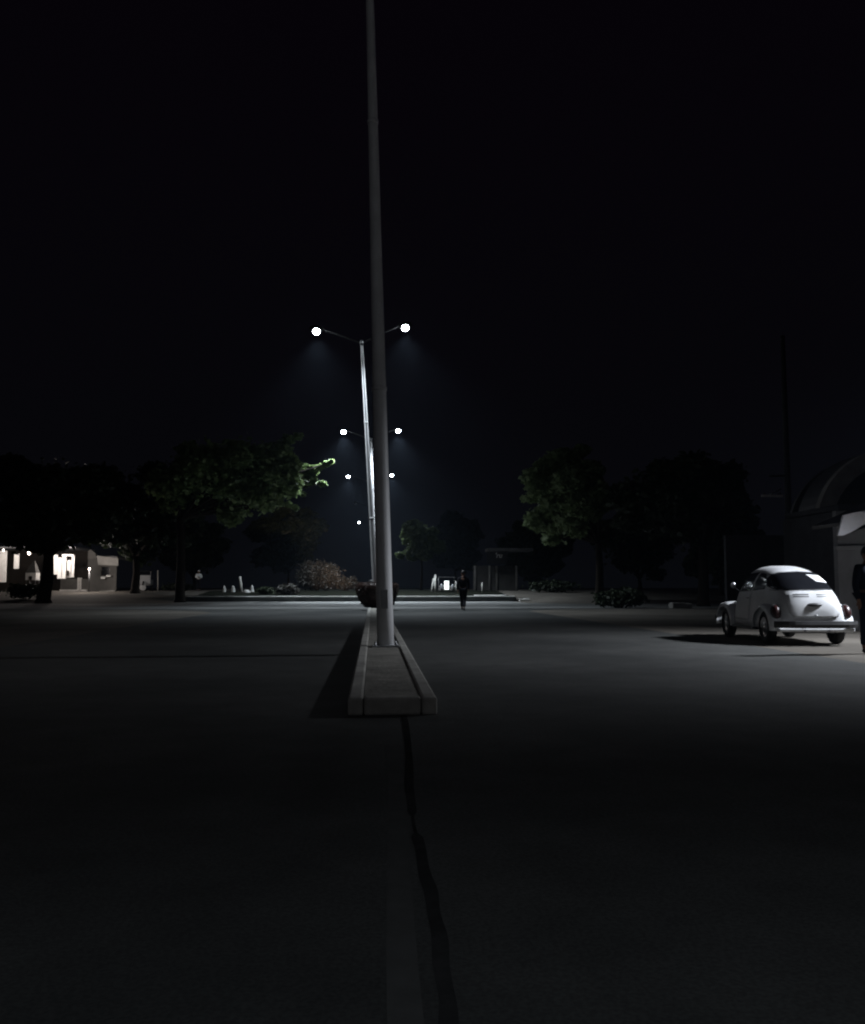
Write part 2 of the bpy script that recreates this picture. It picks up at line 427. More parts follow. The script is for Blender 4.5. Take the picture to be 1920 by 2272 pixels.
def gz(p): return ground_z(p.x, p.y)
def base_at(px, d):
    p = at(px, 1303, d); return (p.x, p.y, ground_z(p.x, p.y))
def tree_px(name, base_px, d, c_px, rpx, depth_r, nclump, nleaf, size, leafm, seed, label, group='trees around the junction', trunk_r=.2, extra=()):
    c = at(c_px[0], c_px[1], d); s = d / F
    return make_tree(name, base_at(base_px, d), 0, c, (rpx[0] * s, depth_r, rpx[1] * s), nclump, nleaf, size, leafm, seed, label, 'tree', group, trunk_r,
                     [(at(px, py, d + dd), r) for px, py, dd, r in extra])

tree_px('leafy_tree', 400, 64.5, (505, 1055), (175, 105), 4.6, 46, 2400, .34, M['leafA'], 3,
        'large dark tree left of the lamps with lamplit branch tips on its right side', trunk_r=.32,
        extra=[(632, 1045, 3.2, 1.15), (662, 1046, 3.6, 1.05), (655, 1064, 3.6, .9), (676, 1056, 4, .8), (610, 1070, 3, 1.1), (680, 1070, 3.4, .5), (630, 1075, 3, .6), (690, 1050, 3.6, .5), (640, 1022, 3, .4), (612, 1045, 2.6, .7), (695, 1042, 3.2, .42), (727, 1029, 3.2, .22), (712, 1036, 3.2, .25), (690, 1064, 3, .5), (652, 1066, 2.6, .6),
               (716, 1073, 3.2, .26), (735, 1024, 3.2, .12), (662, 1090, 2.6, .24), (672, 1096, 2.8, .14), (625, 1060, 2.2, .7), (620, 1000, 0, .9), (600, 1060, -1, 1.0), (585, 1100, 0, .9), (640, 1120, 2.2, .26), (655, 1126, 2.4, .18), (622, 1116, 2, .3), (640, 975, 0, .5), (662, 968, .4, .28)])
tree_px('leafy_tree', 1330, 62, (1262, 1105), (92, 112), 3.6, 40, 2200, .34, M['leafC'], 11,
        'tree right of the road with its left side faintly lit green by the lamps', trunk_r=.28,
        extra=[(1182, 1105, 3.5, .5), (1165, 1106, 4, .3), (1200, 1150, 3, .6), (1215, 1055, 2.6, .7), (1225, 1195, 2.6, .7), (1199, 1168, 3, .35), (1205, 1085, 3, .55), (1210, 1025, 2.5, .45), (1245, 1120, 2.5, .8), (1262, 1015, 0, .8), (1290, 1000, 0, .6)])
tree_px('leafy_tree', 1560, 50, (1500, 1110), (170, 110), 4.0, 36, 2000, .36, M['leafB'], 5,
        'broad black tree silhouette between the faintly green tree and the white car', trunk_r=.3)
tree_px('leafy_tree', 935, 88, (935, 1200), (48, 48), 2.0, 26, 1100, .34, M['leafC'], 17,
        'small tree just right of the foreground pole with a few lit drooping sprays', trunk_r=.14,
        extra=[(902, 1178, 1.5, .42), (925, 1168, 2, .35), (897, 1190, 1.5, .35), (915, 1235, .5, .55), (888, 1232, .5, .4)])
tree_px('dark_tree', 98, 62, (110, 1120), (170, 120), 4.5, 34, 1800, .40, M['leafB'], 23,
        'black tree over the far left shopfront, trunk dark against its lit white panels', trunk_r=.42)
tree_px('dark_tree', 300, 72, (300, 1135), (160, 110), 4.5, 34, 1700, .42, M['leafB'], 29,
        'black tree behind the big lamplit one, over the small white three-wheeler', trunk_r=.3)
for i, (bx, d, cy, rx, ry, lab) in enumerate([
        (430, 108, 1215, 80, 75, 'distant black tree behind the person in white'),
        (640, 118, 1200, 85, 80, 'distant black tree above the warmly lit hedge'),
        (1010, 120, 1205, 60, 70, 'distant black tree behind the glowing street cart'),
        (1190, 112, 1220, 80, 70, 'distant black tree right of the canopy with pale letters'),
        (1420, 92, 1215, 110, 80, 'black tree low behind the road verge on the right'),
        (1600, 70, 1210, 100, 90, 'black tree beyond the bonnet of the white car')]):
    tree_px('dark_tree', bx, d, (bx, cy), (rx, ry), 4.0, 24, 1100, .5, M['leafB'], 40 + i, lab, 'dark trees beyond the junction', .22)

def bush(name, px, py0, py1, wpx, d, dr, n, size, lm, seed, label, cat='shrub', group=None, lumps=14):
    rn = random.Random(seed)
    b = Vector(base_at(px, d)); s = d / F
    o = empty(name, b); tag(o, label, cat, group)
    zt = at(px, py0, d).z - b.z; rx = wpx * s / 2
    st = MB()
    for k in range(7):
        a = rn.uniform(0, 6.28)
        st.tube([(.1 * math.cos(a), .1 * math.sin(a), -.05), (rx * .35 * math.cos(a), dr * .35 * math.sin(a), zt * .4), (rx * .6 * math.cos(a), dr * .6 * math.sin(a), zt * .7)], [.04, .028, .012], 6)
    st.build('stem', M['bark'], o)
    L = MB()
    for _ in range(lumps):
        r = rn.uniform(.28, .5) * min(rx, zt)
        a = rn.uniform(0, 6.28); q = rn.uniform(.1, .75)
        z = rn.uniform(r * .8, max(r * .9, zt - r * .9))
        k = 1 - .5 * (z / zt)
        leaf_cloud(L, (rx * q * k * math.cos(a) * 1.1, dr * q * k * math.sin(a), z), (r, r, r * .85), n // lumps, size, rn, .35)
    leaf_cloud(L, (0, 0, zt * .45), (rx * .9, dr * .8, zt * .5), n // 3, size, rn, .3)
    L.build('foliage', lm, o, merge=False)
    return o
bush('roadside_hedge', 705, 1238, 1322, 126, 77.5, 1.8, 9000, .13, M['leafH'], 61, 'tall loose hedge glowing warm brown in headlights left of the lamp posts', 'hedge')
bush('low_bush', 768, 1276, 1322, 62, 78, 1.2, 1500, .16, M['leafH'], 69, 'small bush glowing warm brown between the tall hedge and the clipped shrub', group='low bushes along the far kerb')
bush('low_bush', 638, 1292, 1324, 56, 71, .9, 900, .17, M['leafH'], 62, 'low grey bush on the kerb left of the warmly lit hedge', group='low bushes along the far kerb')
bush('low_bush', 590, 1300, 1326, 50, 71.5, .9, 700, .17, M['leafB'], 63, 'lowest dim bush on the kerb, right of the leaning white post', group='low bushes along the far kerb')
bush('low_bush', 1380, 1300, 1352, 150, 46, 1.2, 1100, .2, M['leafB'], 64, 'dark low bush on the right verge beside the pale slab', group='low bushes along the far kerb')
bush('low_bush', 1230, 1285, 1330, 150, 74, 1.5, 1000, .24, M['leafB'], 66, 'wide dark bush under the faintly green tree', group='low bushes along the far kerb')
bush('low_bush', 60, 1290, 1322, 120, 66, 1.0, 900, .2, M['leafB'], 67, 'dark bush at the foot of the black tree on the far left', group='low bushes along the far kerb')
bush('low_bush', 395, 1292, 1318, 90, 84, 1.0, 800, .2, M['leafB'], 68, 'dark bush between the thin white post and the person in white', group='low bushes along the far kerb')

# clipped shrub round the foot of the brightest post: flat top, sides curving in to the soil
sx0, sz0 = at(836, 1324, 41.5), 0
shr = empty('clipped_shrub', (sx0.x + .02, 41.75, 0.112))
tag(shr, 'dark rounded clipped shrub with flat top at the foot of the brightest lamp post', 'shrub')
ZS, RS = 1.17, 1.0
def shrub_r(z):
    t = z / ZS
    pr = [(0, .50), (.1, .62), (.3, .80), (.55, .93), (.78, 1.0), (.92, .97), (1.0, .84)]
    for (a, ra), (b, rb) in zip(pr, pr[1:]):
        if t <= b: return RS * (ra + (rb - ra) * (t - a) / (b - a))
    return RS * .84
core = MB(); seg = 40; rows = 14
cv = []
for j in range(rows + 1):
    z = .02 + (ZS - .05) * j / rows
    for k_ in range(seg):
        a = 2 * math.pi * k_ / seg
        r = shrub_r(z) * .95 + rnd.uniform(-.02, .02)
        cv.append((r * math.cos(a), r * math.sin(a), z + rnd.uniform(-.01, .01)))
core.add(cv, [(j * seg + k_, j * seg + (k_ + 1) % seg, (j + 1) * seg + (k_ + 1) % seg, (j + 1) * seg + k_) for j in range(rows) for k_ in range(seg)], True)
core.f.append(tuple(rows * seg + k_ for k_ in range(seg))); core.sm.append(False)
fo = core
for _ in range(7000):
    a = rnd.uniform(0, 6.283)
    if rnd.random() < .3:
        r = RS * .86 * math.sqrt(rnd.random()); z = ZS - .02 + rnd.uniform(-.03, .03)
    else:
        z = rnd.uniform(.05, ZS); r = shrub_r(z) * rnd.uniform(.94, 1.02)
    q = Euler((rnd.uniform(0, 6.28), rnd.uniform(0, 6.28), a)).to_matrix(); s = rnd.uniform(.02, .04)
    p = Vector((r * math.cos(a), r * math.sin(a), z))
    fo.add([p + q @ Vector(v) * s for v in ((-.4, -.6, 0), (.4, -.6, 0), (.5, .2, 0), (0, .8, 0), (-.5, .2, 0))], [(0, 1, 2, 3, 4)])
fo.build('foliage', M['leafS'], shr, merge=False)
st = MB()
for k_ in range(5):
    a = k_ * 1.256 + .3
    st.tube([(.02 * math.cos(a), .02 * math.sin(a), -.03), (.34 * math.cos(a), .34 * math.sin(a), .14)], [.035, .025], 6)
st.build('stem', M['bark'], shr)

# ------------------------------------------------------------------ vehicles
def pchip(pts):
    def f(x):
        if x <= pts[0][0]: return pts[0][1]
        if x >= pts[-1][0]: return pts[-1][1]
        for i in range(len(pts) - 1):
            if x <= pts[i + 1][0]:
                x0, y0 = pts[i]; x1, y1 = pts[i + 1]; h = x1 - x0
                def sl(j):
                    if j <= 0 or j >= len(pts) - 1:
                        j2 = 1 if j <= 0 else len(pts) - 1
                        return (pts[j2][1] - pts[j2 - 1][1]) / (pts[j2][0] - pts[j2 - 1][0])
                    a = (pts[j][1] - pts[j - 1][1]) / (pts[j][0] - pts[j - 1][0]); b = (pts[j + 1][1] - pts[j][1]) / (pts[j + 1][0] - pts[j][0])
                    return 0 if a * b <= 0 else 2 * a * b / (a + b)
                m0, m1 = sl(i), sl(i + 1); t = (x - x0) / h
                return (2*t**3-3*t**2+1)*y0 + (t**3-2*t**2+t)*h*m0 + (-2*t**3+3*t**2)*y1 + (t**3-t**2)*h*m1
    return f

class Shell:
    """smooth car body: superellipse sections along the length, with patches lifted off its surface"""
    def __init__(s, zt, w, zb, n, m): s.zt = pchip(zt); s.w = pchip(w); s.zb = zb; s.n = n; s.m = m; s.y0 = zt[0][0]; s.y1 = zt[-1][0]
    def F(s, x, y, z):
        if y < s.y0 or y > s.y1: return 1e3
        return (abs(x) / max(1e-4, s.w(y))) ** s.n + (max(0, z - s.zb) / max(1e-4, s.zt(y) - s.zb)) ** s.m - 1
    def nrm(s, p):
        e = 1e-3; g = Vector([(s.F(*(p + d)) - s.F(*(p - d))) for d in (Vector((e, 0, 0)), Vector((0, e, 0)), Vector((0, 0, e)))])
        return g.normalized() if 0 < g.length < 1e3 else Vector((0, -1, 0))
    def side(s, y, z, sg):
        k = 1 - min(1, max(0, z - s.zb) / (s.zt(y) - s.zb)) ** s.m
        return Vector((sg * s.w(y) * max(0, k) ** (1 / s.n), y, z))
    def end(s, x, z, sg):                       # walk in from the tail (sg=-1) or the nose (sg=1)
        a, b = (s.y0, 0.0) if sg < 0 else (s.y1, 0.0)
        for _ in range(40):
            m_ = (a + b) / 2
            if s.F(x, m_, z) > 0: a = m_
            else: b = m_
        return Vector((x, b, z))
    def top(s, x, y):
        k = 1 - min(1, abs(x) / s.w(y)) ** s.n
        return Vector((x, y, s.zb + (s.zt(y) - s.zb) * max(0, k) ** (1 / s.m)))
    def mesh(s, ny=60, nt=36):
        mb = MB(); vs = []
        for i in range(ny + 1):
            t = i / ny; t = (1 - math.cos(math.pi * t)) / 2
            y = s.y0 + (s.y1 - s.y0) * t
            for k_ in range(nt + 1):
                a = math.pi * k_ / nt; ca, sa = math.cos(a), math.sin(a)
                vs.append((s.w(y) * math.copysign(abs(ca) ** (2 / s.n), ca), y, s.zb + (s.zt(y) - s.zb) * max(0, sa) ** (2 / s.m)))
        fs = [(i * (nt + 1) + k_, i * (nt + 1) + k_ + 1, (i + 1) * (nt + 1) + k_ + 1, (i + 1) * (nt + 1) + k_) for i in range(ny) for k_ in range(nt)]
        fs += [(i * (nt + 1) + nt, i * (nt + 1), (i + 1) * (nt + 1), (i + 1) * (nt + 1) + nt) for i in range(ny)]
        fs += [tuple(reversed(range(nt + 1))), tuple(ny * (nt + 1) + k_ for k_ in range(nt + 1))]
        return mb.add(vs, fs, True)
    def patch(s, proj, poly, lift, rings=7, thick=0.0):
        """poly: closed 2D outline; filled by rings towards its centre, each point projected on the body"""
        n = len(poly); cx = sum(p[0] for p in poly) / n; cy = sum(p[1] for p in poly) / n
        vs = []; 
        for j in range(rings):
            k_ = 1 - j / rings
            for p in poly:
                q = proj(cx + (p[0] - cx) * k_, cy + (p[1] - cy) * k_); vs.append(q + s.nrm(q) * lift)
        q = proj(cx, cy); vs.append(q + s.nrm(q) * lift)
        fs = [(j * n + i, j * n + (i + 1) % n, (j + 1) * n + (i + 1) % n, (j + 1) * n + i) for j in range(rings - 1) for i in range(n)]
        fs += [((rings - 1) * n + i, (rings - 1) * n + (i + 1) % n, rings * n) for i in range(n)]
        mb = MB(); mb.add(vs, fs, True)
        if thick:                                # skirt down to the body so the panel has an edge
            o = len(mb.v); sk = []
            for p in poly:
                q = proj(*p); sk.append(q - s.nrm(q) * .004)
            mb.v += [tuple(v) for v in sk]; mb.f += [(i, (i + 1) % n, o + (i + 1) % n, o + i) for i in range(n)]; mb.sm += [False] * n
        return mb

def rrect(x0, x1, y0, y1, r, n=6):
    out = []
    for cx, cy, a0 in ((x1 - r, y1 - r, 0), (x0 + r, y1 - r, 90), (x0 + r, y0 + r, 180), (x1 - r, y0 + r, 270)):
        for k_ in range(n + 1):
            a = R(a0 + 90 * k_ / n); out.append((cx + r * math.cos(a), cy + r * math.sin(a)))
    res = []                                     # densify straight edges
    for p, q in zip(out, out[1:] + out[:1]):
        d = math.hypot(q[0] - p[0], q[1] - p[1]); m_ = max(1, int(d / .05))
        res += [(p[0] + (q[0] - p[0]) * i / m_, p[1] + (q[1] - p[1]) * i / m_) for i in range(m_)]
    return res
def poly_dense(pts, step=.05):
    res = []
    for p, q in zip(pts, pts[1:] + pts[:1]):
        d = math.hypot(q[0] - p[0], q[1] - p[1]); m_ = max(1, int(d / step))
        res += [(p[0] + (q[0] - p[0]) * i / m_, p[1] + (q[1] - p[1]) * i / m_) for i in range(m_)]
    return res

def wheel(parent, loc, r, w, sg, rimm):
    o = empty('wheel', loc); o.parent = parent
    t = MB(); pr = [(.62, -.5), (.86, -.5), (.97, -.38), (1, -.2), (1, .2), (.97, .38), (.86, .5), (.62, .5)]
    n = 28; vs = []
    for k_ in range(n):
        a = 2 * math.pi * k_ / n
        for rr, ww in pr: vs.append((ww * w, r * rr * math.cos(a), r * rr * math.sin(a)))
    L_ = len(pr)
    t.add(vs, [(k_ * L_ + j, ((k_ + 1) % n) * L_ + j, ((k_ + 1) % n) * L_ + (j + 1) % L_, k_ * L_ + (j + 1) % L_) for k_ in range(n) for j in range(L_)], True)
    t.build('tyre', M['rubber'], o)
    m_ = MB(); pr = [(.63, .30), (.60, .40), (.5, .28), (.34, .30), (.3, .42), (0.01, .46)]
    vs = []
    for k_ in range(n):
        a = 2 * math.pi * k_ / n
        for rr, ww in pr: vs.append((sg * ww * w, r * rr * math.cos(a), r * rr * math.sin(a)))
    L_ = len(pr)
    m_.add(vs, [(k_ * L_ + j, ((k_ + 1) % n) * L_ + j, ((k_ + 1) % n) * L_ + j + 1, k_ * L_ + j + 1) for k_ in range(n) for j in range(L_ - 1)], True)
    m_.build('rim', rimm, o)
    return o

def make_beetle(loc, rz, label):
    o = empty('parked_car', loc, rz); tag(o, label, 'car')
    zt = [(-1.86, .44), (-1.84, .66), (-1.77, .85), (-1.62, 1.03), (-1.38, 1.20), (-1.08, 1.345), (-.72, 1.445), (-.30, 1.495), (.05, 1.50), (.33, 1.465), (.50, 1.36), (.72, 1.12), (.86, 1.00), (1.05, .955), (1.35, .87), (1.62, .74), (1.80, .58), (1.88, .44)]
    w = [(-1.86, .40), (-1.80, .53), (-1.70, .60), (-1.5, .66), (-1.2, .70), (-.7, .725), (-.1, .735), (.4, .72), (.8, .66), (1.1, .57), (1.4, .47), (1.7, .34), (1.88, .18)]
    S = Shell(zt, w, .30, 3.1, 2.25)
    S.mesh(76, 44).build('body', M['white'], o)
    rear = lambda x, z: S.end(x, z, -1)
    # rear window: wide, flat bottom, rounded top corners, with its rubber surround
    rw = [(-.54, 1.03), (.54, 1.03), (.57, 1.08), (.53, 1.21), (.45, 1.29), (.30, 1.335), (0, 1.35), (-.30, 1.335), (-.45, 1.29), (-.53, 1.21), (-.57, 1.08)]
    big = [(x * 1.06, 1.19 + (z - 1.19) * 1.13) for x, z in rw]
    S.patch(rear, poly_dense(big), .004, 8).build('window_seal', M['black'], o)
    gw = S.patch(rear, poly_dense(rw), .009, 8).build('rear_window', M['glass'], o)
    S.patch(rear, poly_dense([(.10, 1.30), (.40, 1.28), (.47, 1.14), (.20, 1.165)], .03), .014, 4).build('window_sticker', M['paper'], gw)
    # engine lid with its louvres and lamp housing
    lid = [(-.40, .52), (.40, .52), (.46, .60), (.47, .78), (.42, .92), (.30, .965), (0, .98), (-.30, .965), (-.42, .92), (-.47, .78), (-.46, .60)]
    eng = S.patch(rear, poly_dense(lid), .016, 9, thick=1).build('engine_lid', M['white'], o)
    for zz in (.880, .915):
        for x0 in (-.34, .07):
            S.patch(rear, rrect(x0, x0 + .27, zz, zz + .014, .006, 2), .019, 2).build('louvre', M['black'], eng)
    lh = MB(); q = rear(0, .735); lh.ell((0, q.y - .012, .745), (.14, .05, .036), 14, 8); lh.build('plate_lamp', M['darkmetal'], eng)
    q = rear(0, .54); hn = MB(); hn.ell((0, q.y - .03, .555), (.022, .03, .02), 10, 6); hn.build('handle', M['chrome'], eng)
    # side glass
    for sg in (-1, 1):
        sd = lambda y, z: S.side(y, z, sg)
        for pts in ([(-.98, 1.03), (-.42, 1.00), (-.42, 1.35), (-.66, 1.33), (-.9, 1.2)], [(-.34, 1.0), (.50, .98), (.40, 1.18), (.24, 1.34), (-.34, 1.37)]):
            S.patch(sd, poly_dense(pts), .006, 6).build('side_window', M['glass'], o)
        dr = [(-.40, .42), (.58, .42), (.60, .94), (.50, .962), (-.40, .965)]
        dd = S.patch(sd, poly_dense(dr), .010, 7, thick=1).build('door', M['white'], o)
        h = MB(); q = S.side(-.28, .86, sg); h.tube([q + Vector((sg * .012, -.06, 0)), q + Vector((sg * .04, -.05, 0)), q + Vector((sg * .04, .07, 0)), q + Vector((sg * .012, .08, 0))], .012, 8); h.build('door_handle', M['chrome'], dd)
        mr = MB(); q = S.side(.52, .98, sg); mr.tube([q, q + Vector((sg * .12, 0, .10))], .008, 6); mr.ell(q + Vector((sg * .14, 0, .13)), (.06, .015, .06), 12, 8); mr.build('wing_mirror', M['chrome'], o)
        # running board
        rb = MB(); rb.rbox((sg * .66, 0.0, .27), (.19, 1.34, .05), .02); rb.build('running_board', M['black'], o)
        # fenders: lofted arches over the wheels
        for yc, name, x_out, zc, ln, ht in ((-1.17, 'rear_fender', .775, .30, .62, .50), (1.22, 'front_fender', .765, .30, .63, .49)):
            f = MB(); n1, n2 = 26, 12; vs = []
            for i in range(n1 + 1):
                a = math.pi * (i / n1) * 1.02 - .02
                for j in range(n2 + 1):
                    b = math.pi / 2 * j / n2          # 0 at the outer lip, 90 deg at the body
                    rr = .78 + .22 * math.sin(b) ** .7
                    xx = .38 + (x_out - .38) * math.cos(b) ** .55 if b < math.pi / 2 - 1e-6 else .36
                    vs.append((sg * xx, yc - math.cos(a) * ln * rr * (1.0 if yc < 0 else 1.0), zc - .02 + math.sin(a) * ht * rr))
            f.add(vs, [(i * (n2 + 1) + j, i * (n2 + 1) + j + 1, (i + 1) * (n2 + 1) + j + 1, (i + 1) * (n2 + 1) + j) for i in range(n1) for j in range(n2)], True)
            fo_ = f.build(name, M['white'], o)
            if yc < 0:
                tl = MB(); q_ = Matrix.Rotation(R(-25), 3, 'X')
                tl.ell((sg * .64, -1.655, .615), (.085, .08, .135), 16, 10, q_); t_ = tl.build('tail_light', M['redlens'], fo_)
                tr = MB(); tr.ell((sg * .64, -1.635, .615), (.105, .07, .155), 16, 10, q_); tr.build('light_rim', M['darkmetal'], fo_)
            else:
                hl = MB(); hl.ell((sg * .60, 1.70, .62), (.10, .07, .11), 16, 10); hl.build('headlight', M['paper'], fo_)
        for yc in (-1.17, 1.22):
            wheel(o, (sg * .635, yc, .315), .315, .165, sg, M['chrome'])
    ws = [(-.50, 1.05), (.50, 1.05), (.46, 1.28), (.36, 1.36), (0, 1.38), (-.36, 1.36), (-.46, 1.28)]
    S.patch(lambda x, z: S.end(x, z, 1), poly_dense(ws), .006, 7).build('windscreen', M['glass'], o)
    # bumpers: broad blade with a dark facing, apron below
    for y0, sg in ((-2.0, -1), (2.0, 1)):
        b = MB(); pts = []
        for i in range(15):
            x = -.75 + 1.5 * i / 14; pts.append((x, y0 - sg * (.16 * abs(x / .75) ** 4), .392))
        vs = []
        for (x, y, z) in pts:
            for a, c in ((0, -.065), (.03, -.06), (.045, 0), (.03, .06), (0, .065), (-.02, .05), (-.02, -.05)): vs.append((x, y + sg * a, z + c))
        b.add(vs, [(i * 7 + j, i * 7 + (j + 1) % 7, (i + 1) * 7 + (j + 1) % 7, (i + 1) * 7 + j) for i in range(14) for j in range(7)], False)
        b.f += [tuple(range(7)), tuple(14 * 7 + j for j in range(7))]; b.sm += [False, False]
        b.build('bumper', M['black'], o)
    ap = MB(); ap.rbox((0, -1.84, .292), (1.38, .12, .075), .03); ap.build('rear_apron', M['white'], o)
    ap = MB(); ap.rbox((0, -1.55, .30), (.92, .5, .14), .04); ap.build('engine_tray', M['darkmetal'], o)
    for sx in (-.22, .22):
        e = MB(); e.tube([(sx, -1.7, .29), (sx, -2.0, .28)], .022, 10); e.build('exhaust_pipe', M['chrome'], o)
    return o
BYAW = R(-5)
BR = at(1815, 1303, 15.9); BR.z = 0
BC = BR + Vector((-math.sin(BYAW), math.cos(BYAW), 0)) * 2.0
make_beetle(BC, BYAW, 'white rounded vintage car parked on the right with a paper in its rear window')

def make_sedan(loc, rz, label, paint, tall=1.55, lit=False):
    o = empty('car', loc, rz); tag(o, label, 'car')
    lo = Shell([(-2.05, .55), (-2.0, .80), (-1.9, .90), (-1.0, .93), (.9, .92), (1.7, .80), (2.0, .66), (2.08, .45)], [(-2.05, .70), (-1.95, .80), (-1.4, .85), (1.3, .84), (1.9, .74), (2.08, .6)], .24, 7, 5)
    lo.mesh(40, 30).build('body', paint, o)
    up = Shell([(-1.75, .90), (-1.55, 1.15), (-1.25, tall - .08), (-.7, tall), (.0, tall - .01), (.4, tall - .12), (1.0, .95), (1.06, .9)], [(-1.75, .62), (-1.4, .68), (-.5, .71), (.6, .69), (1.06, .6)], .86, 4, 3)
    up.mesh(36, 24).build('cabin', paint, o)
    up.patch(lambda x, z: up.end(x, z, -1), rrect(-.55, .55, 1.02, tall - .17, .07), .008, 6).build('rear_window', M['glass'], o)
    up.patch(lambda x, z: up.end(x, z, 1), rrect(-.54, .54, 1.02, tall - .2, .07), .008, 6).build('windscreen', M['glass'], o)
    for sg in (-1, 1):
        up.patch(lambda y, z: up.side(y, z, sg), poly_dense([(-1.15, 1.0), (.62, 1.0), (.25, tall - .17), (-.95, tall - .17)]), .007, 6).build('side_window', M['glass'], o)
        q = MB(); q.rbox((sg * .66, -2.0, .72), (.2, .08, .2), .03); q.build('tail_light', M['redlens'], o)
        q = MB(); q.ell((sg * .60, 2.0, .62), (.11, .08, .09)); q.build('headlight', M['headl'] if lit else M['paper'], o)
        for yc in (-1.25, 1.28): wheel(o, (sg * .76, yc, .31), .31, .19, sg, M['galv'])
    b = MB(); b.rbox((0, -2.06, .45), (1.56, .10, .14), .03); b.build('bumper', M['black'], o)
    b = MB(); b.rbox((0, 2.08, .42), (1.5, .10, .14), .03); b.build('bumper', M['black'], o)
    return o
hc = at(838, 1303, 56.0)
car2 = make_sedan((hc.x, 56.0, 0.0), R(8), 'dark car crossing the junction beyond the clipped shrub, only its roof showing', M['black'], 1.56, True)
hdg = at(748, 1264, 77)
for sx in (-.6, .6):
    p0 = Vector((sx, 2.16, .62))
    wp = Matrix.Rotation(R(8), 3, 'Z') @ p0 + Vector((hc.x, 56, 0))
    tgt = Vector((hdg.x + sx, hdg.y, hdg.z))
    L_ = lamp('headlight_beam', 'SPOT', 15000, (1.0, .72, .56), car2, p0, .06, R(14), .9)
    L_.rotation_euler = aim(wp, tgt); L_.rotation_euler.z -= R(8)

# white three-wheeler far left
d3 = 79.0; tw = empty('three_wheeler', base_at(319, d3)); tw.rotation_euler = (0, 0, R(8))
tag(tw, 'small white three-wheeler facing the road, round front wheel under its white panel', 'three-wheeler')
q = MB(); q.rbox((0, -.05, .95), (1.12, .10, .78), .05); q.rbox((0, 1.0, .72), (1.2, 1.9, .5), .06); q.build('body', M['white'], tw)
q = MB(); q.rbox((0, .02, 1.50), (1.0, .03, .30), .012); q.build('windscreen', M['glass'], tw)
q = MB(); q.rbox((0, .95, 1.70), (1.2, 2.0, .07), .03); q.build('roof', M['black'], tw)
for sx in (-.56, .56):
    for yy in (0.02, 1.9):
        q = MB(); q.tube([(sx, yy, .95), (sx, yy, 1.68)], .022, 8); q.build('roof_post', M['white'] if yy < 1 else M['black'], tw)
q = MB(); q.tube([(0, -.32 + .42 * math.cos(a), .36 + .42 * math.sin(a)) for a in [R(20 + 14 * k_) for k_ in range(11)]], .06, 8); q.build('mudguard', M['black'], tw)
w_ = wheel(tw, (0, -.32, .29), .29, .13, 1, M['paper'])
hub = MB(); hub.ell((0, -.60, .30), (.27, .03, .27)); hub.build('hub_cover', M['paper'], tw)
for sx in (-.55, .55): wheel(tw, (sx, 1.45, .29), .29, .13, 1 if sx > 0 else -1, M['galv'])

# ------------------------------------------------------------------ buildings on the left
dL = 80.0
def zpx(py, d): return at(0, py, d).z
def xpx(px, d): return at(px, 1303, d).x
WARM = (1.0, .90, .84)
sh = empty('shop_building', (xpx(80, dL), dL, ground_z(-30, dL)))
tag(sh, 'low building on the far left with bright white lit pillars and panels', 'building')
ox, oy, oz = sh.location
def P(px, py, d): v = at(px, py, d); return Vector((v.x - ox, v.y - oy, v.z - oz))
q = MB(); x0, x1 = P(-40, 1303, dL + 3).x, P(186, 1303, dL + 3).x
q.box(((x0 + x1) / 2, 5.1, 1.9), (x1 - x0, .2, 4.0)); q.build('wall', M['bark'], sh)
q = MB(); q.box(((x0 + x1) / 2, 2.4, 3.72), (x1 - x0 + .5, 5.6, .14)); q.build('roof', M['roofm'], sh)
for a, b, t, bt in ((116, 127, 1231, 1275), (129, 136.3, 1237, 1284), (139.6, 146, 1231, 1284), (150.2, 156.8, 1243, 1282), (160, 164.5, 1231, 1281), (0, 13, 1222, 1292), (32, 41.5, 1228, 1262)):
    A, B = P(a, t, dL), P(b, bt, dL)
    q = MB(); q.rbox(((A.x + B.x) / 2, 0.05, B.z / 2 + A.z / 2), (B.x - A.x, .16, A.z - B.z), .02); q.build('panel', M['whitewall'], sh)
for a, b, t, bt in ((139, 165, 1230, 1234),):
    A, B = P(a, t, dL), P(b, bt, dL)
    q = MB(); q.rbox(((A.x + B.x) / 2, -.12, (A.z + B.z) / 2), (B.x - A.x, .12, A.z - B.z), .02); q.build('lintel', M['whitewall'], sh)
A, B = P(149, 1266, dL), P(155, 1278, dL)
q = MB(); q.rbox(((A.x + B.x) / 2, -.2, (A.z + B.z) / 2), (B.x - A.x, .1, A.z - B.z), .01); q.build('counter_box', M['bark'], sh)
A, B = P(101, 1237, dL), P(112, 1253, dL)
q = MB(); q.rbox(((A.x + B.x) / 2, .3, (A.z + B.z) / 2), (B.x - A.x, .1, A.z - B.z), .02); q.build('sign_board', M['concrete'], sh)
for px, e, sz in ((8, 110, .06), (65, 120, .11), (141, 520, .05)):
    c = P(px, 1226 if px == 65 else 1221, dL - 1.6)
    q = MB(); q.ell(c, (sz, sz, sz * 1.9)); q.build('lamp', M['warm'], sh)
    lamp('porch_light', 'POINT', e * 1.0, WARM, sh, c - Vector((0, .5, .1)), .12)

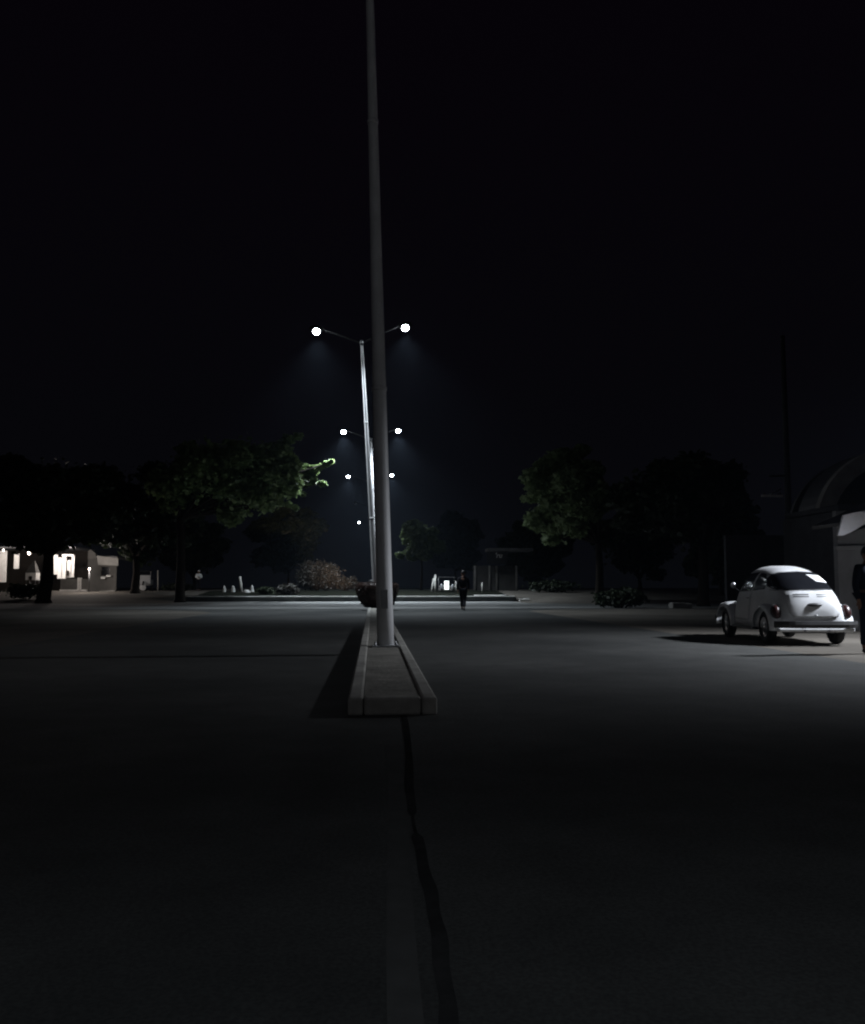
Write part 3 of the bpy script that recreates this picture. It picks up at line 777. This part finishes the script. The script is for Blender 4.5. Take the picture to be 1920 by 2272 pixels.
# small stall under the lamp
ds = 76.0; sb = base_at(73, ds); stl = empty('market_stall', sb)
tag(stl, 'small stall with peaked grey canopy and white skirt on the far left', 'stall')
def Q(px, py): v = at(px, py, ds); return Vector(v) - Vector(sb)
a_, b_, c_ = Q(77, 1245), Q(62, 1271), Q(84.5, 1271)
q = MB(); hw = (c_.x - b_.x) / 2; cxs = (c_.x + b_.x) / 2
ring0 = [(cxs - hw, -.45, b_.z), (cxs + hw, -.45, b_.z), (cxs + hw, .45, b_.z), (cxs - hw, .45, b_.z)]
ring1 = [(cxs - hw * .55, -.25, b_.z + .55), (cxs + hw * .62, -.25, b_.z + .55), (cxs + hw * .62, .25, b_.z + .55), (cxs - hw * .55, .25, b_.z + .55)]
ring2 = [(a_.x - .06, -.05, a_.z), (a_.x + .06, -.05, a_.z), (a_.x + .06, .05, a_.z), (a_.x - .06, .05, a_.z)]
q.add(ring0 + ring1 + ring2, [(i, (i + 1) % 4, 4 + (i + 1) % 4, 4 + i) for i in range(4)] + [(4 + i, 4 + (i + 1) % 4, 8 + (i + 1) % 4, 8 + i) for i in range(4)] + [(8, 9, 10, 11), (3, 2, 1, 0)])
q.build('canopy', M['graywall'], stl)
e_ = Q(73, 1287)
q = MB(); q.rbox((cxs, 0, (b_.z + e_.z) / 2), (hw * 2.05, .95, b_.z - e_.z), .02); q.build('skirt', M['whitewall'], stl)
q = MB(); q.rbox((cxs + .02, -.5, e_.z + .16), (.22, .08, .32), .02); q.build('hatch', M['bark'], stl)
for sx in (-1, 1):
    for sy in (-.4, .4): 
        q = MB(); q.tube([(cxs + sx * hw * .9, sy, -.02), (cxs + sx * hw * .9, sy, e_.z)], .03, 8); q.build('leg', M['darkmetal'], stl)

# garden wall with gate posts
dw = 77.0; gw = empty('garden_wall', (xpx(172, dw), dw, ground_z(-25, dw))); tag(gw, 'low rendered wall with two pale gate posts and pale footing in front of the lit building', 'wall')
ox, oy, oz = gw.location
x0, x1 = P(135, 1300, dw).x, P(174, 1300, dw).x
q = MB(); q.rbox(((x0 + x1) / 2, 0, .5), (x1 - x0, .18, 1.0), .02); q.build('wall_panel', M['graywall'], gw)
x2, x3 = P(180, 1300, dw).x, P(206, 1300, dw).x
q = MB(); q.rbox(((x2 + x3) / 2, 0, .5), (x3 - x2, .18, 1.0), .02); q.build('wall_panel', M['graywall'], gw)
for px in (174.5, 179.8):
    q = MB(); q.rbox((P(px, 1300, dw).x, -.02, .55), (.12, .24, 1.1), .015); q.build('gate_post', M['whitewall'], gw)
for a, b in ((x0, x1), (x2, x3)):
    q = MB(); q.rbox(((a + b) / 2, -.16, .05), (b - a, .22, .14), .015); q.build('footing', M['whitewall'], gw)
gt = MB()
for k_ in range(4): gt.tube([(P(174.5, 1300, dw).x, .03, .2 + .25 * k_), (P(179.8, 1300, dw).x, .03, .2 + .25 * k_)], .015, 6)
gt.build('gate', M['darkmetal'], gw)

# house with canopy
dh = 76.0; ho = empty('small_house', (xpx(228, dh), dh, ground_z(-23, dh))); tag(ho, 'grey house left of the road with wide pale fascia over a dark window', 'house')
ox, oy, oz = ho.location
A, B = P(192, 1222, dh), P(262, 1316, dh)
q = MB(); zt_ = P(0, 1236, dh).z
wx0, wx1 = P(225, 1258, dh), P(243.5, 1277, dh)
xa, xb = P(194, 1300, dh).x, P(258, 1300, dh).x
# wall built round the window opening
q.box(((xa + wx0.x) / 2, .1, zt_ / 2 - .1), (wx0.x - xa, .2, zt_ + .2)); q.box(((wx1.x + xb) / 2, .1, zt_ / 2 - .1), (xb - wx1.x, .2, zt_ + .2))
q.box(((wx0.x + wx1.x) / 2, .1, (wx1.z - .2) / 2), (wx1.x - wx0.x, .2, wx1.z + .2)); q.box(((wx0.x + wx1.x) / 2, .1, (wx0.z + zt_) / 2), (wx1.x - wx0.x, .2, zt_ - wx0.z))
q.build('wall', M['graywall'], ho)
q = MB(); q.box(((wx0.x + wx1.x) / 2, .19, (wx0.z + wx1.z) / 2), (wx1.x - wx0.x, .02, wx0.z - wx1.z)); wn = q.build('window', M['glass'], ho)
q = MB(); q.rbox(((wx0.x + wx1.x) / 2, -.05, wx1.z - .03), (wx1.x - wx0.x + .2, .28, .06), .01); q.build('sill', M['graywall'], wn)
A, B = P(216, 1236, dh), P(262, 1255, dh)
q = MB(); q.prism([P(215, 1233, dh - .5), P(262, 1238, dh - .5), P(263, 1255, dh - .5), P(218, 1253, dh - .5)], (0, .06, 0)); q.build('fascia', M['concrete'], ho)
q = MB(); q.box(((A.x + B.x) / 2, 2.3, zt_ + .02), (B.x - A.x, 5.4, .12)); q.build('roof', M['roofm'], ho)
q = MB(); q.prism([P(195, 1240, dh - .3), P(196, 1222, dh - .3), P(201, 1219, dh - .3), P(212, 1227, dh - .3), P(214, 1240, dh - .3)], (0, .25, 0)); q.build('gable', M['graywall'], ho)
q = MB(); q.rbox(((xa + xb) / 2 + .6, -.25, .0), ((xb - xa) * .55, .5, .12), .02); q.build('doorstep', M['concrete'], ho)
q = MB(); q.rbox((P(231.5, 1282, dh).x, -.3, P(231, 1282, dh).z), (.36, .12, .2), .03); q.rbox((P(243, 1278, dh).x, -.3, P(243, 1278, dh).z), (.36, .12, .15), .03)
bx = q.build('white_cloth', M['whitecloth'])
bx.location = ho.location; tag(bx, 'white cloths hung below the dark window of the grey house', 'cloth')
c = P(199, 1262, dh - 3.0)
lp = MB(); lp.tube([(c.x, c.y, -.1), (c.x, c.y, c.z)], .035, 8)
lo = empty('yard_lamp', (ox + c.x, oy + c.y, oz)); tag(lo, 'short post lamp glowing between the lit pillars and the grey house', 'lamp')
lp = MB(); lp.tube([(0, 0, -.05), (0, 0, c.z - .08)], .03, 8); lp.build('post', M['darkmetal'], lo)
lp = MB(); lp.ell((0, 0, c.z), (.07, .07, .07)); lp.build('bulb', M['warm'], lo)
lamp('yard_light', 'POINT', 260, WARM, lo, (0, -.3, c.z), .1)

# white posts and stones
def post(px, y0, y1, d, r, label, px_top=None, base=True):
    b = Vector(base_at(px, d)); o = empty('marker_post', b); tag(o, label, 'post', 'pale posts')
    t = at(px_top or px, y0, d) - b; zb = min(0, at(px, y1, d).z - b.z)
    q = MB(); q.tube([(0, 0, -.05), t * .5, t], [r, r * .95, r * .9], 10); q.build('shaft', M['woodpost'], o)
    c = MB(); c.ell(t, (r * .95, r * .95, r * .5), 10, 6); c.build('cap', M['woodpost'], o)
    return o
post(351, 1266, 1300, 78, .05, 'thin pale upright post right of the white three-wheeler')
post(537, 1280, 1312, 74, .10, 'thick leaning white post among small stones', 533)
post(958, 1284, 1314, 75, .09, 'pale post leaning against another, left of the glowing cart', 963)
post(966, 1276, 1315, 74.5, .09, 'taller upright pale post, left of the glowing cart')
post(1012, 1290, 1306, 76, .07, 'short pale post right of the glowing cart')
post(1070, 1293, 1312, 74, .07, 'short pale post left of the wall under the canopy')
post(1637, 1216, 1300, 34, .055, 'tall thin pale post beyond the white car')
post(1660, 1246, 1300, 33, .06, 'shorter pale post beside the thin tall one, beyond the white car')
for i, (px, py, r, d) in enumerate([(498, 1299, .12, 74), (518, 1299, .17, 74), (560, 1298, .16, 74.5), (548, 1308, .3, 73.5)]):
    b = at(px, py, d); gzz = ground_z(b.x, b.y)
    q = MB(); rn = random.Random(i)
    q.ell((0, 0, 0), (r, r * .9, max(r * .6, b.z - gzz)), 10, 7)
    q.v = [(x * rn.uniform(.88, 1.1), y * rn.uniform(.88, 1.1), z) for x, y, z in q.v]
    o = q.build('painted_stone', M['stone']); o.location = (b.x, b.y, gzz)
    tag(o, ['smallest pale stone left of the leaning white post', 'pale stone close left of the leaning white post', 'pale stone right of the leaning white post', 'flat grey stone at the foot of the leaning white post'][i], 'stone', 'pale stones round the leaning post')
b = at(1510, 1350, 45)
q = MB(); q.rbox((0, 0, .12), (1.1, .45, .28), .04); q.rbox((-.2, -.1, .26), (.7, .3, .06), .02)
o = q.build('concrete_slab', M['concrete']); o.location = (b.x, 45, 0); o.rotation_euler = (0, 0, R(9))
tag(o, 'pale concrete slab lying on the right verge left of the white car', 'slab')
q = MB(); b = at(1080, 1328, 70); q.rbox((0, 0, .05), (2.4, .5, .14), .03)
o = q.build('white_kerb_block', M['whitewall']); o.location = (b.x, 67.9, ground_z(b.x, 67.9) + .02); tag(o, 'short bright white kerb block at the right end of the raised kerb', 'kerb block')
q = MB(); b = at(1165, 1326, 66); q.rbox((0, 0, .08), (.8, .3, .2), .04); q.rbox((.1, 0, .2), (.4, .2, .08), .03)
o = q.build('white_block', M['whitewall']); o.location = (b.x, 66.0, ground_z(b.x, 66.0)); tag(o, 'small white block on the ground right of the canopy building', 'block')

# glowing street cart
dc = 74.0; cb = base_at(992, dc); ct = empty('street_cart', cb); tag(ct, 'pale street cart with a glowing white panel standing behind the raised kerb', 'cart')
def C(px, py): return Vector(at(px, py, dc)) - Vector(cb)
A, B = C(974, 1301), C(1009, 1314)
q = MB(); q.rbox(((A.x + B.x) / 2, 0, (A.z + B.z) / 2 + .06), (B.x - A.x, .7, A.z - B.z - .1), .06); q.build('tub', M['graywall'], ct)
q = MB(); q.rbox(((A.x + B.x) / 2, 0, A.z + .02), (B.x - A.x + .08, .76, .04), .012); q.build('counter', M['concrete'], ct)
A2, B2 = C(985.5, 1289), C(995.5, 1308)
q = MB(); q.rbox(((A2.x + B2.x) / 2, -.40, (A2.z + B2.z) / 2), (B2.x - A2.x, .10, A2.z - B2.z), .03); q.build('lit_panel', M['panel'], ct)
for px in (974, 1009):
    q = MB(); p = C(px, 1301); q.tube([(p.x, .3, p.z), (p.x, .3, p.z + .75)], .02, 8); q.build('upright', M['galv'], ct)
p, p2 = C(973, 1281), C(1010, 1281)
q = MB(); q.rbox(((p.x + p2.x) / 2, .1, p.z), (p2.x - p.x, .8, .05), .015); q.build('cart_roof', M['darkmetal'], ct)
for px in (979, 1004):
    wheel(ct, (C(px, 1314).x, -.1, .22), .22, .07, 1, M['galv'])
for sgn in (-1, 1):
    q = MB(); c_ = C(992 + sgn * 12, 1302); q.ell(c_ + Vector((0, -.42, .02)), (.13, .05, .2)); q.build('side_bin', M['galv'], ct)

# canopy building with letters
dk = 84.0; kb_ = base_at(1110, dk); kio = empty('canopy_building', kb_); tag(kio, 'dim building with a flat canopy and pale letters right of the road', 'building')
def K(px, py, d=dk): return Vector(at(px, py, d)) - Vector(kb_)
A, B = K(1052, 1255), K(1150, 1320)
q = MB(); q.box(((A.x + B.x) / 2, .6, A.z / 2 - .1), (B.x - A.x, .2, A.z + .2)); q.build('wall', M['graywall'], kio)
A, B = K(1080, 1217), K(1178, 1224)
q = MB(); q.rbox(((A.x + B.x) / 2, 0, (A.z + B.z) / 2), (B.x - A.x, 2.6, A.z - B.z), .03); q.build('canopy', M['roofm'], kio)
A, B = K(1078, 1224.5), K(1124, 1252)
q = MB(); q.rbox(((A.x + B.x) / 2, -.9, (A.z + B.z) / 2), (B.x - A.x, .12, A.z - B.z), .02); sg_ = q.build('sign_board', M['black'], kio)
for px in (1056, 1088, 1104, 1148):
    q = MB(); p = K(px, 1300); zt2 = K(px, 1255).z; q.tube([(p.x, .35, -.05), (p.x, .35, zt2)], .11, 10); q.build('pillar', M['concrete'], kio)
fc = bpy.data.curves.new('sign_text', 'FONT'); fc.body = "'ru"; fc.extrude = .02; fc.size = .62; fc.shear = .25; fc.offset = .018
fo2 = bpy.data.objects.new('sign_text_tmp', fc); col.objects.link(fo2)
bpy.context.view_layer.update()
me = bpy.data.meshes.new_from_object(fo2.evaluated_get(bpy.context.evaluated_depsgraph_get()))
bpy.data.objects.remove(fo2)
p = K(1095, 1238)
me.materials.append(M['whitewall'])
lt = bpy.data.objects.new('lettering', me); col.objects.link(lt); lt.parent = sg_
lt.location = (p.x, -.985, p.z); lt.rotation_euler = (R(90), 0, 0)

# ------------------------------------------------------------------ right side: house, porch, vaulted canopy, utility pole, lamp
dr_ = 22.0; hb = Vector((at(1862, 1303, dr_).x, dr_, 0)); rh = empty('roadside_house', hb); tag(rh, 'pale grey house at the right edge behind the white car, with a white porch gable', 'house')
def Hp(px, py, d): return Vector(at(px, py, d)) - hb
q = MB(); q.box((4.0, .1, 1.45), (8.0, .2, 3.1)); q.build('wall', M['wall'], rh)
q = MB(); q.box((.1, 1.6, 1.45), (.18, 2.78, 3.06)); q.build('side_wall', M['darkwall'], rh)  # side turned from the flood lamp, its shade put into a darker colour
q = MB(); q.box((4.1, 2.9, 1.45), (7.8, .2, 3.06)); q.build('back_wall', M['darkwall'], rh)
q = MB(); q.rbox((4.0, -.06, 2.05), (8.2, .16, .12), .02); q.build('moulding', M['wall'], rh)
q = MB(); q.rbox((4.0, 1.4, 3.08), (8.0, 3.0, .14), .03); q.build('roof', M['darkwall'], rh)
dp = 20.5
pts = [Hp(1860, 1188, dp), Hp(1872, 1143, dp), Hp(1895, 1137, dp), Hp(1960, 1130, dp), Hp(2180, 1090, dp), Hp(2180, 1040, dp), Hp(2060, 1098, dp), Hp(1960, 1141, dp), Hp(1925, 1159, dp), Hp(1890, 1180, dp), Hp(1872, 1188, dp)]
q = MB(); q.prism(pts, (0, .07, 0)); q.build('porch_gable', M['fascia'], rh)
pr0, pr1 = Hp(1862, 1178, dp), Hp(2180, 1045, dp)
q = MB(); q.prism([pr0 + Vector((.05, .09, .12)), pr0 + Vector((.05, .09, .20)), pr1 + Vector((0, .09, .30)), pr1 + Vector((0, .09, .22))], (0, 1.3, 0)); q.build('porch_roof', M['darkmetal'], rh)
q = MB(); p = Hp(1990, 1303, dp); q.tube([(p.x, .3, -hb.z - .02), (p.x, .3, 2.6)], .06, 10); q.build('porch_post', M['fascia'], rh)
q = MB(); q.box((5.5, -.02, 1.0), (.95, .06, 2.0)); dd = q.build('door', M['bark'], rh)
q = MB(); q.ell((5.15, -.08, 1.0), (.03, .03, .03)); q.build('handle', M['chrome'], dd)

dv = 30.0; vb = Vector((at(2000, 1303, dv).x, dv, 0)); va = empty('vaulted_hall', vb); tag(va, 'dark hall with an arched grey roof above the white porch gable', 'building')
sc_ = dv / F; RV = 195 * sc_; zc = at(2000, 1180, dv).z
def arc(r0, r1, y0, y1, n=28):
    q = MB(); vs = []
    for i in range(n + 1):
        a = math.pi * i / n
        for (r, y) in ((r0, y0), (r1, y0), (r1, y1), (r0, y1)): vs.append((-r * math.cos(a), y, zc + r * math.sin(a)))
    q.add(vs, [(i * 4 + j, i * 4 + (j + 1) % 4, (i + 1) * 4 + (j + 1) % 4, (i + 1) * 4 + j) for i in range(n) for j in range(4)])
    q.f += [(0, 1, 2, 3), (n * 4, n * 4 + 3, n * 4 + 2, n * 4 + 1)]; q.sm += [False, False]
    return q
arc(RV - .55, RV, 0, .3).build('arch_band', M['concrete'], va)
arc(RV - .1, RV - .02, .31, 1.6).build('vault', M['darkmetal'], va)
q = MB(); q.box((-1.0, 2.4, zc / 2), (2 * RV + 2.6, .2, zc)); q.build('wall', M['darkwall'], va)
q = MB(); q.prism([(-(RV - .12) * math.cos(math.pi * i / 20), 2.31, zc + .002 + (RV - .12) * math.sin(math.pi * i / 20)) for i in range(21)], (0, .18, 0)); q.build('end_wall', M['darkmetal'], va)

du = 40.0; ub = Vector((at(1755, 1303, du).x, du, 0)); up_ = empty('utility_pole', ub); tag(up_, 'tall faint utility pole with a short pale crossarm behind the white car', 'utility pole')
zt_ = at(1755, 745, du).z
q = MB(); q.tube([(0, 0, -.1), (0, 0, zt_ * .5), (0, 0, zt_)], [.17, .14, .10], 12); q.build('pole', M['darkwall'], up_)
z1 = at(1710, 1101, du).z; z2 = at(1710, 1093, du).z
q = MB(); q.rbox((-.82, -.18, z1), (1.0, .09, .10), .015); q.build('crossarm', M['whitewall'], up_)
q = MB(); q.tube([(-.95, -.18, z1 + .05), (-.40, -.18, z2 + .14)], .03, 8); q.build('brace', M['galv'], up_)
for k_ in range(3):
    q = MB(); q.tube([(-1.2 + .38 * k_, -.18, z1 + .05), (-1.2 + .38 * k_, -.18, z1 + .14), (-1.2 + .38 * k_, -.18, z1 + .16)], [.03, .045, .02], 8); q.build('insulator', M['darkmetal'], up_)
z3 = at(1710, 1057, du).z
q = MB(); q.rbox((-.55, -.18, z3), (.8, .08, .09), .015); q.build('crossarm', M['darkmetal'], up_)

LX, LY, LZ = 14.0, 15.1, 6.2
pl = empty('flood_lamp', (LX, LY, 0)); tag(pl, 'shaded flood lamp on a dark post right of the parked white car', 'lamp')
q = MB(); q.tube([(.6, 0, -.05), (.6, 0, LZ + .3)], .06, 10); q.build('post', M['darkmetal'], pl)
q = MB(); q.tube([(.6, 0, LZ + .2), (.25, .05, LZ + .3), (.1, -.02, LZ + .16)], .025, 8); q.build('bracket', M['darkmetal'], pl)
fd = (Vector((9.9, 15.5, .3)) - Vector((LX, LY, LZ))).normalized()
fq = fd.to_track_quat('-Z', 'Y').to_matrix()
q = MB(); q.tube([Vector((0, 0, LZ)) - fd * .22, Vector((0, 0, LZ)) - fd * .1, Vector((0, 0, LZ))], [.05, .13, .19], 16, caps=False); q.build('lamp_shade', M['darkmetal'], pl)
q = MB(); q.ell(Vector((0, 0, LZ)) - fd * .05, (.06, .06, .06)); q.build('bulb', M['smallbulb'], pl)
lamp('flood_light', 'SPOT', 8000, (.86, .91, 1.0), pl, Vector((0, 0, LZ)) + fd * .06, .30, R(98), 1.0, fd.to_track_quat('-Z', 'Y').to_euler())

# ------------------------------------------------------------------ people
def skin_mesh(verts, edges, rad, root=0, sub=2):
    me = bpy.data.meshes.new('tmp'); me.from_pydata([tuple(v) for v in verts], edges, [])
    o = bpy.data.objects.new('tmp', me); col.objects.link(o)
    md = o.modifiers.new('s', 'SKIN'); md.use_smooth_shade = True
    for i, r in enumerate(rad):
        r = (r, r) if not isinstance(r, tuple) else r
        me.skin_vertices[0].data[i].radius = r; me.skin_vertices[0].data[i].use_root = (i == root)
    ms = o.modifiers.new('b', 'SUBSURF'); ms.levels = sub; ms.render_levels = sub
    bpy.context.view_layer.update()
    dg = bpy.context.evaluated_depsgraph_get()
    r_ = bpy.data.meshes.new_from_object(o.evaluated_get(dg))
    out = ([tuple(v.co) for v in r_.vertices], [tuple(p.vertices) for p in r_.polygons])
    bpy.data.objects.remove(o); return out

def make_person(loc, rz, pose, label, top, bottom, sleeve='long', shorts=False, scale=1.0):
    """pose: joint name -> position, metres, facing -Y"""
    J = {k: Vector(v) for k, v in pose.items()}
    o = empty('person', loc, rz); tag(o, label, 'person'); o.scale = (scale,) * 3
    names = ['pelvis', 'belly', 'chest', 'neck0', 'neck1', 'headlow']
    V = [J['pelvis'], J['belly'], J['chest'], J['neck0'], J['neck1'], J['head'] - Vector((0, 0, .06))]
    E = [(0, 1), (1, 2), (2, 3), (3, 4), (4, 5)]; Rr = [(.15, .115), (.135, .105), (.165, .115), (.085, .07), (.052, .055), (.06, .065)]
    for s in ('l', 'r'):
        b = len(V); V += [J['sh' + s], J['el' + s], J['wr' + s], J['wr' + s].lerp(J['hd' + s], .6)]; E += [(2, b), (b, b + 1), (b + 1, b + 2), (b + 2, b + 3)]; Rr += [.062, .042, .029, (.038, .02)]
        b = len(V); V += [J['hip' + s], J['kn' + s], J['an' + s], J['toe' + s]]; E += [(0, b), (b, b + 1), (b + 1, b + 2), (b + 2, b + 3)]; Rr += [.095, .06, .04, .035]
    vs, fs = skin_mesh(V, E, Rr, 0, 2)
    mb = MB(); mb.add(vs, fs, True)
    mb.ell(J['head'], (.078, .098, .122), 18, 12)
    mb.ell(J['head'] + Vector((0, -.102, -.02)), (.014, .02, .024), 8, 6)          # nose
    mb.ell(J['head'] + Vector((0, -.085, -.085)), (.035, .025, .025), 10, 6)       # chin
    for s in (-1, 1): mb.ell(J['head'] + Vector((s * .080, .005, -.01)), (.012, .022, .034), 8, 6)
    for s in ('l', 'r'):                                                           # fingers, slightly curled
        w0, h0 = J['wr' + s], J['hd' + s]; ax = (h0 - w0).normalized(); sd_ = ax.cross(Vector((1, 0, 0))); sd_ = sd_.normalized() if sd_.length > .1 else Vector((0, 1, 0))
        inn = ax.cross(sd_).normalized()
        if inn.x * (1 if s == 'l' else -1) < 0: inn = -inn
        for k_, (off, ln) in enumerate(((-.027, .072), (-.009, .082), (.009, .077), (.027, .060))):
            p0 = w0.lerp(h0, .75) + sd_ * off; p1 = p0 + ax * ln * .55 + inn * .004; p2 = p0 + ax * ln * .95 + inn * .022
            mb.tube([p0 - ax * .03, p0, p1, p2], [.009, .0095, .0085, .007], 7)
        p0 = w0.lerp(h0, .25) - sd_ * .03; mb.tube([p0, p0 - sd_ * .02 + ax * .03, p0 - sd_ * .022 + ax * .062 + inn * .01], [.011, .0105, .008], 7)
    mb.build('body', M['skin'], o)
    for s in (-1, 1):
        e = MB(); e.ell(J['head'] + Vector((s * .030, -.086, .012)), (.013, .009, .008), 8, 6); e.build('eye', M['black'], o)
    m_ = MB(); m_.ell(J['head'] + Vector((0, -.098, -.062)), (.024, .007, .006), 8, 5); m_.build('mouth', M['redlens'], o)
    h = MB(); h.ell(J['head'] + Vector((0, .016, .024)), (.086, .098, .115), 18, 12, zmin=-.35); h.build('hair', M['hair'], o)
    # top
    V = [J['pelvis'] + Vector((0, 0, -.03)), J['belly'], J['chest'], J['neck0']]; E = [(0, 1), (1, 2), (2, 3)]; Rr = [(.172, .135), (.158, .125), (.18, .13), (.09, .075)]
    for s in ('l', 'r'):
        b = len(V); V += [J['sh' + s], J['el' + s] if sleeve == 'long' else J['sh' + s].lerp(J['el' + s], .75)]; E += [(2, b), (b, b + 1)]; Rr += [.077, .058]
        if sleeve == 'long': V.append(J['wr' + s]); E.append((b + 1, b + 2)); Rr.append(.042)
    vs, fs = skin_mesh(V, E, Rr, 0, 2); mb = MB(); mb.add(vs, fs, True); mb.build('shirt', top, o)
    V = [J['pelvis'] + Vector((0, 0, .02))]; E = []; Rr = [(.164, .128)]
    for s in ('l', 'r'):
        b = len(V); V += [J['hip' + s], J['kn' + s]]; E += [(0, b), (b, b + 1)]; Rr += [.108, .076]
        if not shorts: V.append(J['an' + s] + Vector((0, 0, .03))); E.append((b + 1, b + 2)); Rr.append(.062)
    vs, fs = skin_mesh(V, E, Rr, 0, 2); mb = MB(); mb.add(vs, fs, True); mb.build('trousers', bottom, o)
    for s in ('l', 'r'):
        a, t = J['an' + s], J['toe' + s]; d = (t - a); d.z = 0; ang = math.atan2(d.x, -d.y)
        q = MB(); c = (a + t) / 2; q.ell((c.x, c.y, max(.045, min(a.z, t.z) + .01)), (.047, .135, .05), 14, 8, Matrix.Rotation(ang, 3, 'Z'), zmin=-.8); q.build('shoe', M['black'], o)
    return o
STAND = dict(pelvis=(0, 0, .95), belly=(0, 0, 1.10), chest=(0, .01, 1.28), neck0=(0, .01, 1.44), neck1=(0, 0, 1.50), head=(0, -.01, 1.60),
             shl=(.185, .01, 1.38), ell=(.235, .03, 1.10), wrl=(.245, -.04, .86), hdl=(.245, -.06, .77),
             shr=(-.185, .01, 1.38), elr=(-.235, .03, 1.10), wrr=(-.245, -.04, .86), hdr=(-.245, -.06, .77),
             hipl=(.09, 0, .90), knl=(.105, -.01, .50), anl=(.11, .02, .09), toel=(.12, -.15, .04),
             hipr=(-.09, 0, .90), knr=(-.105, -.01, .50), anr=(-.11, .02, .09), toer=(-.12, -.15, .04))
WALK = dict(STAND); WALK.update(knl=(.08, -.20, .52), anl=(.06, -.22, .12), toel=(.06, -.40, .07), knr=(-.07, .06, .50), anr=(-.05, .36, .14), toer=(-.05, .22, .05),
             ell=(.24, .14, 1.12), wrl=(.22, .20, .88), hdl=(.22, .20, .79), elr=(-.24, -.06, 1.12), wrr=(-.22, -.22, .92), hdr=(-.21, -.27, .84))
CROSS = dict(STAND); CROSS.update(elr=(-.25, -.06, 1.12), wrr=(-.08, -.20, 1.16), hdr=(.0, -.22, 1.20), ell=(.25, -.06, 1.12), wrl=(.10, -.22, 1.12), hdl=(.02, -.24, 1.12))
p = at(1927, 1303, 14.15)
make_person((p.x, 14.15, 0.0), R(15), STAND, 'person in dark navy clothes cut off by the right edge, standing beside the white car', M['navy'], M['navy'])
p = at(1028, 1303, 41.0)
make_person((p.x, 41.0, 0.004), R(172), WALK, 'person in black clothes walking across the road right of the lamp posts', M['blackcloth'], M['blackcloth'], scale=1.06)
p = base_at(441, 77)
pw = make_person(p, R(10), CROSS, 'person in white shirt, pale cap and dark trousers standing beyond the kerb on the left', M['whitecloth'], M['blackcloth'])
q = MB(); q.ell((0, .01, 1.66), (.096, .112, .095), 16, 9, zmin=-.15); q.ell((0, -.12, 1.655), (.075, .085, .012), 12, 6); q.build('cap', M['whitecloth'], pw)

# ------------------------------------------------------------------ night air
hz = MB(); hz.box((0, 130, 15.4), (640, 400, 33.6))
ho_ = hz.build('haze', M['paper']); tag(ho_, kind='stuff')
hm = bpy.data.materials.new('night_haze'); hm.use_nodes = True
n = hm.node_tree.nodes; n.remove(n['Principled BSDF'])
pv = n.new('ShaderNodeVolumePrincipled'); pv.inputs['Color'].default_value = (.62, .78, 1.0, 1); pv.inputs['Density'].default_value = 0.0002; pv.inputs['Anisotropy'].default_value = 0.35
hm.node_tree.links.new(pv.outputs[0], n['Material Output'].inputs['Volume'])
ho_.data.materials.clear(); ho_.data.materials.append(hm)

# ------------------------------------------------------------------ night sky, output
wd = bpy.data.worlds.new('World'); sc.world = wd; wd.use_nodes = True
n = wd.node_tree.nodes; l = wd.node_tree.links; bg = n['Background']
tc = n.new('ShaderNodeTexCoord'); sep = n.new('ShaderNodeSeparateXYZ'); l.new(tc.outputs['Generated'], sep.inputs[0])
rp = n.new('ShaderNodeValToRGB'); rp.color_ramp.elements[0].position = .0; rp.color_ramp.elements[1].position = .6
rp.color_ramp.elements[0].color = (.0009, .0010, .0014, 1); rp.color_ramp.elements[1].color = (.0009, .0005, .0012, 1)
l.new(sep.outputs['Z'], rp.inputs[0]); l.new(rp.outputs[0], bg.inputs['Color']); bg.inputs['Strength'].default_value = 1.8
sc.view_settings.view_transform = 'Standard'; sc.view_settings.look = 'None'; sc.view_settings.exposure = 0; sc.view_settings.gamma = 1
sc.cycles.use_denoising = True
sc.cycles.denoiser = 'OPENIMAGEDENOISE'
sc.cycles.max_bounces = 6; sc.cycles.diffuse_bounces = 3; sc.cycles.volume_bounces = 0
sc.cycles.sample_clamp_indirect = 3.0
sc.cycles.filter_width = 2.1
